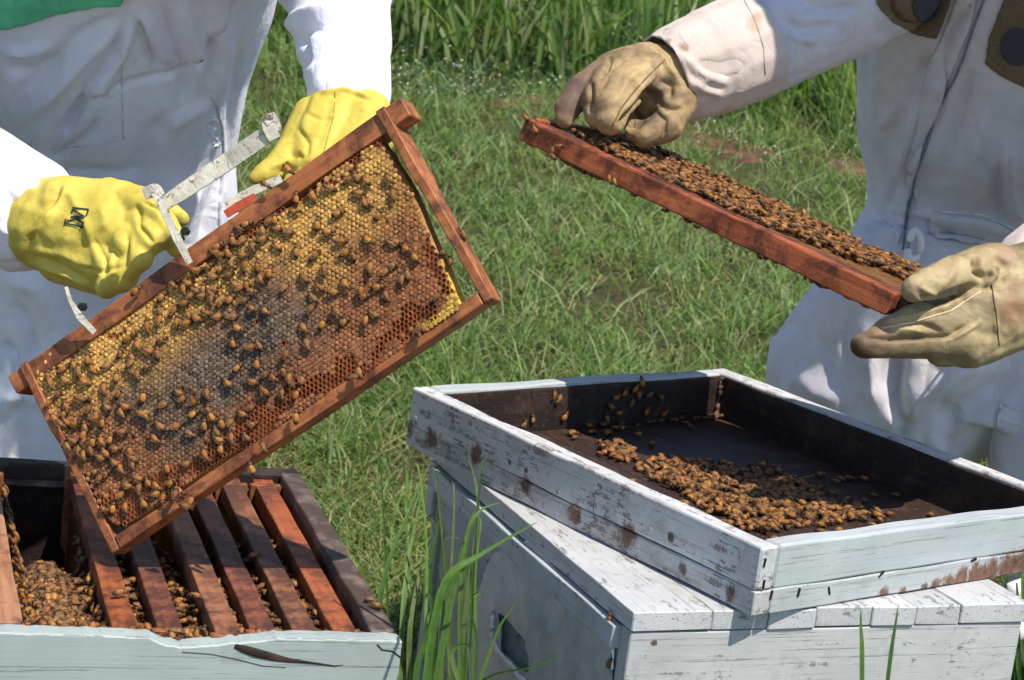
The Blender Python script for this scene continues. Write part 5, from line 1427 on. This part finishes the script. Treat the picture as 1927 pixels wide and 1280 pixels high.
# trim the rounded ends so that the cuff and the far hem are open edges
bm = bmesh.new(); bm.from_mesh(me)
for (c0, c1, s) in ((P(1247, 152, 2.375*KR), P(1350, 112, 2.40*KR), 1), (P(1425, 80, 2.42*KR), P(1350, 112, 2.40*KR), 1)):
    nrm_ = Vector(c1-c0).normalized(); cpt = Vector(c0)+nrm_*.004
    bmesh.ops.bisect_plane(bm, geom=bm.verts[:]+bm.edges[:]+bm.faces[:], plane_co=cpt, plane_no=nrm_, clear_inner=True)
bmesh.ops.solidify(bm, geom=bm.faces[:], thickness=.0022); bm.to_mesh(me); bm.free()
V = co_of(me); N = no_of(me); set_co(me, V+N*(.0018*vnoise(V, 22, 31))[:, None])
folds(me, [([(1270, 95), (1330, 145), (1380, 160)], 9, .005), ([(1290, 150), (1330, 170), (1365, 180)], 9, .006), ([(1300, 115), (1350, 130), (1420, 125)], 11, -.005), ([(1240, 90), (1290, 60), (1380, 10)], 12, .003)])
me.polygons.foreach_set('use_smooth', [True]*len(me.polygons))
canvas = cloth_mat('pinkish_canvas', (.60, .50, .45), (.38, .26, .17), .7, spots=st_(me), weave=1200)
gt = link('gauntlet', me, canvas, rp, Matrix.Identity(4)); gt['label'] = 'stained pinkish canvas gauntlet'
bgt = bvh_of(me)
seam('seam', [(1398, -5), (1422, 40), (1437, 90), (1440, 140)], bgt, .0009, flat_mat('canvas_stitching', (.45, .36, .3), .9, .1), gt)
PU = (.13, .075, .06); DB = (.11, .07, .04)
tan = lambda me: glove_mat('tan_leather', (.30, .20, .09), (.46, .33, .165), (.13, .085, .05), hits(me, ((1085, 160, .024, PU, .92), (1068, 200, .018, PU, .9), (1105, 130, .012, PU, .6), (1150, 232, .010, (.26, .16, .09), .7), (1235, 170, .020, (.17, .12, .08), .85), (1215, 225, .020, (.16, .115, .08), .85), (1262, 235, .012, DB, .6), (1190, 100, .010, (.22, .15, .09), .6), (1135, 120, .010, (.2, .14, .08), .7))))
# far hand of the right person, knuckles up on the frame's far edge
gc = CR((1252, 160, 2.375, .0460), (1215, 158, 2.37, .047), (1175, 165, 2.36, .040))
gc += CR((1205, 118, 2.37, .024), (1150, 135, 2.36, .022), (1098, 168, 2.345, .018), (1068, 205, 2.335, .0145), (1062, 226, 2.33, .011))                  # index
gc += CR((1190, 128, 2.36, .026), (1150, 155, 2.335, .0235), (1128, 190, 2.32, .020), (1128, 218, 2.315, .0165))                                       # middle
gc += CR((1215, 140, 2.35, .028), (1178, 165, 2.32, .024), (1152, 200, 2.305, .0205), (1148, 228, 2.30, .0165))                                        # ring
gc += CR((1265, 150, 2.36, .030), (1276, 195, 2.345, .021), (1252, 238, 2.33, .0185), (1215, 252, 2.33, .0165), (1195, 245, 2.335, .013))              # thumb side
gc += CR((1240, 185, 2.385, .032), (1225, 225, 2.375, .024))
G3, g3me = glove('glove', gc, tan, rp, [([(1150, 105), (1142, 130), (1122, 152)], 5, -.006), ([(1112, 150), (1112, 180), (1108, 215)], 5, -.007), ([(1240, 130), (1215, 160), (1185, 200), (1155, 235)], 6, .005), ([(1235, 165), (1208, 205), (1165, 245)], 15, -.020), ([(1215, 125), (1180, 150), (1160, 190)], 7, .003),
       ([(1240, 150), (1262, 160), (1258, 190)], 7, -.006), ([(1235, 195), (1265, 205), (1290, 205)], 5, -.006), ([(1232, 210), (1252, 225), (1247, 262)], 4, -.004), ([(1165, 110), (1200, 105), (1235, 108)], 6, -.002), ([(1190, 95), (1240, 100), (1290, 170)], 6, .004)], label='worn tan leather glove gripping the far end of the reddish frame', seed=9, nz=.0018)
bg3 = bvh_of(g3me); tseam = flat_mat('brown_stitching', (.14, .09, .05), .8, .2)
seam('seam', [(1252, 112), (1225, 138), (1195, 170), (1168, 205), (1152, 238)], bg3, .0009, tseam, G3)
seam('seam', [(1225, 212), (1240, 222), (1248, 240), (1243, 260)], bg3, .0007, tseam, G3)
tan2 = lambda me: glove_mat('tan_leather_near', (.30, .22, .105), (.46, .36, .20), (.16, .11, .065), hits(me, ((1618, 655, .020, (.07, .035, .02), .97), (1645, 640, .018, (.14, .085, .05), .9), (1680, 655, .018, (.20, .14, .08), .85), (1740, 655, .02, (.18, .135, .07), .8), (1800, 665, .022, (.2, .15, .08), .75), (1660, 620, .012, (.24, .15, .09), .8), (1905, 585, .018, (.26, .14, .07), .8), (1918, 540, .012, (.24, .14, .08), .7), (1800, 600, .010, (.24, .18, .1), .7), (1895, 480, .014, (.34, .2, .13), .6), (1725, 545, .007, (.3, .2, .12), .6))))
gd = CR((2010, 530, 2.20, .050), (1940, 545, 2.14, .050), (1880, 570, 2.10, .047), (1830, 590, 2.085, .040))
gd += CR((1860, 590, 2.09, .038), (1790, 605, 2.07, .027), (1720, 612, 2.055, .0195), (1672, 622, 2.05, .0145), (1652, 630, 2.048, .0105))   # fingers under the end of the frame
gd += CR((1840, 630, 2.08, .030), (1760, 640, 2.06, .0205), (1700, 645, 2.05, .0170), (1645, 648, 2.045, .0150), (1625, 652, 2.044, .0125)) # lower finger
gd += CR((1890, 610, 2.09, .034), (1820, 650, 2.075, .024), (1770, 660, 2.07, .016))
gd += CR((1900, 520, 2.10, .034), (1860, 500, 2.085, .022), (1800, 515, 2.055, .0195), (1745, 535, 2.03, .0165), (1722, 545, 2.02, .0135))  # thumb on top
gd += CR((1880, 600, 2.085, .034), (1845, 520, 2.08, .026))
G4, g4me = glove('glove', gd, tan2, rp, [([(1640, 615), (1700, 600), (1780, 580), (1845, 545)], 5, .005), ([(1620, 638), (1700, 636), (1790, 632), (1845, 600)], 5, -.008), ([(1725, 555), (1760, 565), (1800, 550), (1840, 535)], 6, -.008), ([(1835, 480), (1838, 510), (1852, 530)], 6, -.010), ([(1860, 500), (1870, 520), (1850, 545)], 6, .006), ([(1700, 610), (1740, 612), (1785, 630)], 5, -.004), ([(1680, 620), (1720, 620), (1760, 640)], 6, .003),
       ([(1870, 545), (1873, 590), (1876, 640)], 4, .002), ([(1775, 640), (1810, 625), (1850, 600)], 6, .005), ([(1725, 535), (1745, 550), (1770, 562)], 5, .003), ([(1800, 490), (1790, 520), (1770, 545)], 7, .003), ([(1870, 480), (1890, 500), (1880, 540)], 6, -.004)], label='worn tan leather glove pinching the near end of the reddish frame', seed=13, nz=.0018)
bg4 = bvh_of(g4me)
seam('seam', [(1660, 618), (1720, 606), (1790, 585), (1846, 548)], bg4, .0010, flat_mat('pale_stitching', (.55, .45, .3), .8, .2), G4)
seam('seam', [(1866, 535), (1875, 590), (1880, 650)], bg4, .0008, tseam, G4)
# near gauntlet, cut by the edge of the picture
ga3 = CR((1955, 520, 2.165, .052), (2020, 480, 2.20, .060), (2120, 430, 2.28, .066))
o = link('gauntlet', fuse(ga3, .003, 3), canvas, rp, Matrix.Identity(4)); o['label'] = 'stained pinkish canvas gauntlet'

# ------------------------------------------------------------------ tools held by the left person
def tool_mat():
    b = NB('worn_cream_tool_paint'); co = b.coord()
    c = b.ramp(b.noise(co, 45, 5, .7), [(.3, (.40, .36, .28)), (.55, (.62, .58, .47)), (.75, (.70, .67, .58))])
    c = b.mix(b.ramp(b.noise(co, 120, 5, .75, .8), [(.56, 0.0), (.62, .9)]), c, (.10, .06, .035))
    c = b.mix(b.ramp(b.noise(co, 55, 4, .7), [(.62, 0.0), (.68, .9)]), c, (.16, .15, .14))
    b.set(c, .5, .45, .15); b.bump(b.noise(co, 160, 5, .7), .0012, .8); return b.m
flaky = tool_mat()
def strip(name, pts, wpx, thick, parent, mat=flaky, ns=7, seed=0):
    """flat bar bent through the given points, width seen from the front"""
    rs = np.random.default_rng(seed); Vs = []; F = []
    pts = [(np.array(p[:2], float), p[2], p[3] if len(p) > 3 else wpx) for p in pts]
    dense_ = []
    for a, b_ in zip(pts[:-1], pts[1:]):
        for q in range(ns): t = q/ns; dense_.append((a[0]+(b_[0]-a[0])*t, a[1]+(b_[1]-a[1])*t, a[2]+(b_[2]-a[2])*t))
    dense_.append(pts[-1])
    for k, (c_, d_, w_) in enumerate(dense_):
        a = dense_[min(k+1, len(dense_)-1)][0]; b_ = dense_[max(k-1, 0)][0]; t = (a-b_)/np.linalg.norm(a-b_); n_ = np.array([-t[1], t[0]])
        j = rs.normal(0, .22, 2)
        p1 = c_+n_*(w_/2+j[0]); p2 = c_-n_*(w_/2+j[1]); e = thick/2
        for (p_, o_) in ((p1*.96+p2*.04, -e), (p1, -e*.6), (p1, e), (p2, e), (p2, -e*.6), (p2*.96+p1*.04, -e)): Vs.append(P(p_[0], p_[1], d_+o_+rs.normal(0, .00004)))
    m = 6
    for k in range(len(dense_)-1):
        for i in range(m): F.append((k*m+i, k*m+(i+1) % m, (k+1)*m+(i+1) % m, (k+1)*m+i))
    F.append(tuple(range(m))[::-1]); F.append(tuple(range((len(dense_)-1)*m, len(dense_)*m)))
    me = mesh(name, Vs, F, False); bm = bmesh.new(); bm.from_mesh(me); bmesh.ops.recalc_face_normals(bm, faces=bm.faces); bm.to_mesh(me); bm.free()
    return link(name, me, mat, parent, Matrix.Identity(4))
dtop = float(project(f1(FW*.4, -.004, FH-.01)[None])[0, 2])
def dfr(px, py, off): return float(project(on_plane(px, py, f1(0, off, 0), R1[:, 1])[None])[0, 2])
tool = empty('frame_gripper', P(330, 400, 2.05), 'flaky white painted metal frame gripper clamped on the top bar of the slanted comb', 'frame gripper')
d0 = dfr(350, 440, -.012)
strip('handle', [(303, 388, d0+.03, 26), (345, 360, d0+.03, 32), (430, 303, d0+.03, 34), (497, 257, d0+.02, 35)], 30, .009, tool, seed=1)
strip('handle_end', [(497, 222, d0+.016, 13), (506, 240, d0+.016, 26), (517, 262, d0+.018, 24)], 22, .010, tool, seed=8)
strip('handle_end', [(498, 230, d0+.014, 20), (512, 218, d0+.014, 16), (524, 246, d0+.016, 15)], 16, .008, tool, seed=9)
strip('jaw', [(296, 368, dfr(296, 372, -.02), 15), (312, 402, dfr(312, 402, -.02), 16), (334, 450, dfr(334, 450, -.014), 17), (357, 496, dfr(356, 494, -.004), 13)], 13, .008, tool, seed=2)
strip('jaw', [(270, 366, d0+.025, 22), (292, 357, d0+.022, 26), (302, 370, d0+.015, 20)], 22, .004, tool, seed=3)
strip('jaw', [(124, 540, dfr(130, 540, -.004), 7), (133, 568, dfr(133, 568, -.016), 8), (150, 596, dfr(150, 596, -.014), 14), (178, 626, dfr(178, 626, -.004), 11)], 12, .005, tool, seed=4)
for (x, y, r) in ((350, 436, .0055), (157, 578, .0055), (342, 450, .004)):
    d_ = dfr(x, y, .0); link('bolt', cyl_mesh(r*.8, .012, 6), MT['metal_dark'], tool, frame_mat(P(x, y, d_+.006), vR, vU, -vF))
ht = empty('hive_tool', P(470, 370, 2.07), 'red and chipped white hive tool held behind the top bar by the far yellow glove', 'hive tool')
strip('blade', [(424, 388, 2.065, 17), (470, 362, 2.065, 18), (530, 336, 2.065, 16)], 17, .004, ht, seed=6)
strip('grip', [(424, 404, 2.055, 16), (450, 388, 2.055, 18), (482, 370, 2.055, 16)], 17, .006, ht, flat_mat('red_paint', (.42, .07, .03), .5, .4, 0, .2), seed=7)

# ------------------------------------------------------------------ tall grass by the hives
def blade_mesh(pts, w0, twist=0.0):
    V = []; F = []; n = len(pts); C_ = []
    side = vR*.9+vU*.2*0; g0 = np.array(random.choice([(.10, .20, .035), (.085, .18, .03), (.13, .22, .05), (.06, .13, .025), (.05, .11, .025), (.12, .16, .05)]))*random.uniform(.8, 1.25)
    for k, p in enumerate(pts):
        a = pts[min(k+1, n-1)]; b_ = pts[max(k-1, 0)]; t = (a-b_)/np.linalg.norm(a-b_)
        s = np.cross(t, vF); s /= np.linalg.norm(s)+1e-9; s = s*math.cos(twist)+np.cross(t, s)*math.sin(twist); nn_ = np.cross(s, t)
        f = k/(n-1); w_ = w0*(min(1, .6+f*2))*(1-max(0, f-.45)/.55)**.8+.0003
        V += [p-s*w_/2, p+nn_*w_*.18, p+s*w_/2]; C_ += [g0*1.1, g0*.85, g0*1.05]
    for k in range(n-1):
        for q in range(2): F.append((k*3+q, k*3+q+1, (k+1)*3+q+1, (k+1)*3+q))
    me = mesh('grass_blade', V, F); vcol(me, np.array(C_)); me.materials.append(MT['grass']); return me
def curve(pts, n=14):
    P3 = [P(*p) for p in pts]; out = []
    for k in range(n+1):
        t = k/n*(len(P3)-1); i = min(int(t), len(P3)-2); u = t-i
        p0 = P3[max(i-1, 0)]; p1 = P3[i]; p2 = P3[i+1]; p3 = P3[min(i+2, len(P3)-1)]
        out.append(.5*((2*p1)+(-p0+p2)*u+(2*p0-5*p1+4*p2-p3)*u*u+(-p0+3*p1-3*p2+p3)*u**3))
    return out
def to_ground(px, py, d):
    """carry a stalk straight down from a point to the soil below it"""
    p = P(px, py, d); return p, np.array([p[0]+random.uniform(-.02, .02), p[1]+random.uniform(0, .04), float(ground_z(p[0], p[1]))-.01])
tuft = empty('grass_tuft', P(850, 1280, 1.80), 'tall broad bladed grass growing up beside the grey side of the right hive', 'grass')
big = [([(870, 1290, 1.76), (866, 1150, 1.765), (880, 1010, 1.78), (905, 960, 1.79), (943, 946, 1.80)], .0042), ([(800, 1290, 1.72), (835, 1100, 1.73), (910, 1040, 1.745), (1012, 982, 1.76)], .0060), ([(785, 1250, 1.78), (850, 1090, 1.77), (905, 1050, 1.77)], .004),
       ([(820, 1290, 1.80), (845, 1150, 1.81), (880, 1000, 1.82), (895, 960, 1.83)], .006), ([(835, 1290, 1.85), (832, 1180, 1.86), (836, 1040, 1.88), (820, 900, 1.9)], .0055), ([(752, 1290, 1.9), (760, 1130, 1.92), (775, 1020, 1.95), (800, 900, 1.97)], .0045),
       ([(900, 1290, 1.80), (940, 1180, 1.80), (985, 1120, 1.80)], .0025), ([(870, 1300, 1.75), (850, 1230, 1.75), (880, 1215, 1.75), (884, 1260, 1.745)], .0035), ([(862, 1290, 1.82), (880, 1120, 1.83), (900, 950, 1.85), (882, 860, 1.87)], .0040), ([(850, 1290, 1.86), (842, 1120, 1.88), (830, 970, 1.9), (815, 870, 1.92)], .0050),
        ([(700, 1290, 2.0), (720, 1100, 2.02), (770, 960, 2.05), (810, 870, 2.08)], .0045), ([(770, 1290, 1.9), (772, 1180, 1.9), (790, 1080, 1.92), (815, 1040, 1.93)], .0045), ([(880, 1300, 1.8), (930, 1270, 1.79), (1000, 1255, 1.78), (1060, 1230, 1.78)], .0022)]
for pts_, w_ in big:
    p, g_ = to_ground(*pts_[0])
    cv = curve(pts_); cv = [g_+(p-g_)*t for t in (0, .3, .6, .85)]+cv
    link('grass_blade', blade_mesh(cv, w_, random.uniform(-.5, .5)), None, tuft, Matrix.Identity(4))
for i in range(13):
    x = random.gauss(812, 38); d_ = random.uniform(1.8, 2.15); y1 = random.uniform(860, 1150); x1 = x+random.gauss(0, 40)
    x = min(x, 890); x1 = min(x1, 905)
    if d_ < 1.98 and x < 775: x += 45; x1 += 40
    cv = curve([(x, 1320, d_), ((x*2+x1)/3, 1200, d_+.01), ((x+x1)/2+random.gauss(0, 8), (1250+y1)/2-40, d_+.02), (x1, y1, d_+.03), (x1+random.gauss(0, 34), y1+random.uniform(-25, 45), d_+.04)])
    p, g_ = cv[0], None; gg = np.array([p[0], p[1]+.03, float(ground_z(p[0], p[1]))-.01]); cv = [gg+(p-gg)*t for t in (0, .4, .75)]+cv
    link('grass_blade', blade_mesh(cv, random.uniform(.0018, .0045), random.uniform(-1.2, 1.2)), None, tuft, Matrix.Identity(4))
tuft2 = empty('grass_tuft', P(1650, 1320, 1.80), 'two thin upright grass blades standing in front of the right hive', 'grass')
for pts_, w_ in (([(1622, 1300, 1.86), (1622, 1220, 1.865), (1620, 1180, 1.87), (1620, 1146, 1.87)], .0042), ([(1668, 1300, 1.87), (1678, 1220, 1.875), (1686, 1170, 1.88), (1690, 1140, 1.885)], .0036)):
    p, g_ = to_ground(*pts_[0]); cv = curve(pts_); cv = [g_+(p-g_)*t for t in (0, .3, .6, .9)]+cv
    link('grass_blade', blade_mesh(cv, w_, .2), None, tuft2, Matrix.Identity(4))
tuft3 = empty('grass_tuft', P(1915, 1250, 2.4), 'dark grass clump beyond the right end of the closed hive', 'grass')
for i in range(46):
    x = random.uniform(1885, 2010); d_ = random.uniform(2.35, 2.75); y1 = random.uniform(1080, 1200); x1 = x+random.gauss(0, 25)
    cv = curve([(x, 1330, d_), ((x+x1)/2, 1250, d_+.01), (x1, y1, d_+.03), (x1+random.gauss(0, 22), y1+random.uniform(-20, 30), d_+.04)])
    p = cv[0]; gg = np.array([p[0], p[1]+.03, float(ground_z(p[0], p[1]))-.01]); cv = [gg+(p-gg)*t for t in (0, .4, .75)]+cv
    link('grass_blade', blade_mesh(cv, random.uniform(.003, .006), random.uniform(-1, 1)), None, tuft3, Matrix.Identity(4))

build_mass()
print('individual bees', BEE_N, 'crowd', len(MASS), 'objects', len(bpy.data.objects))
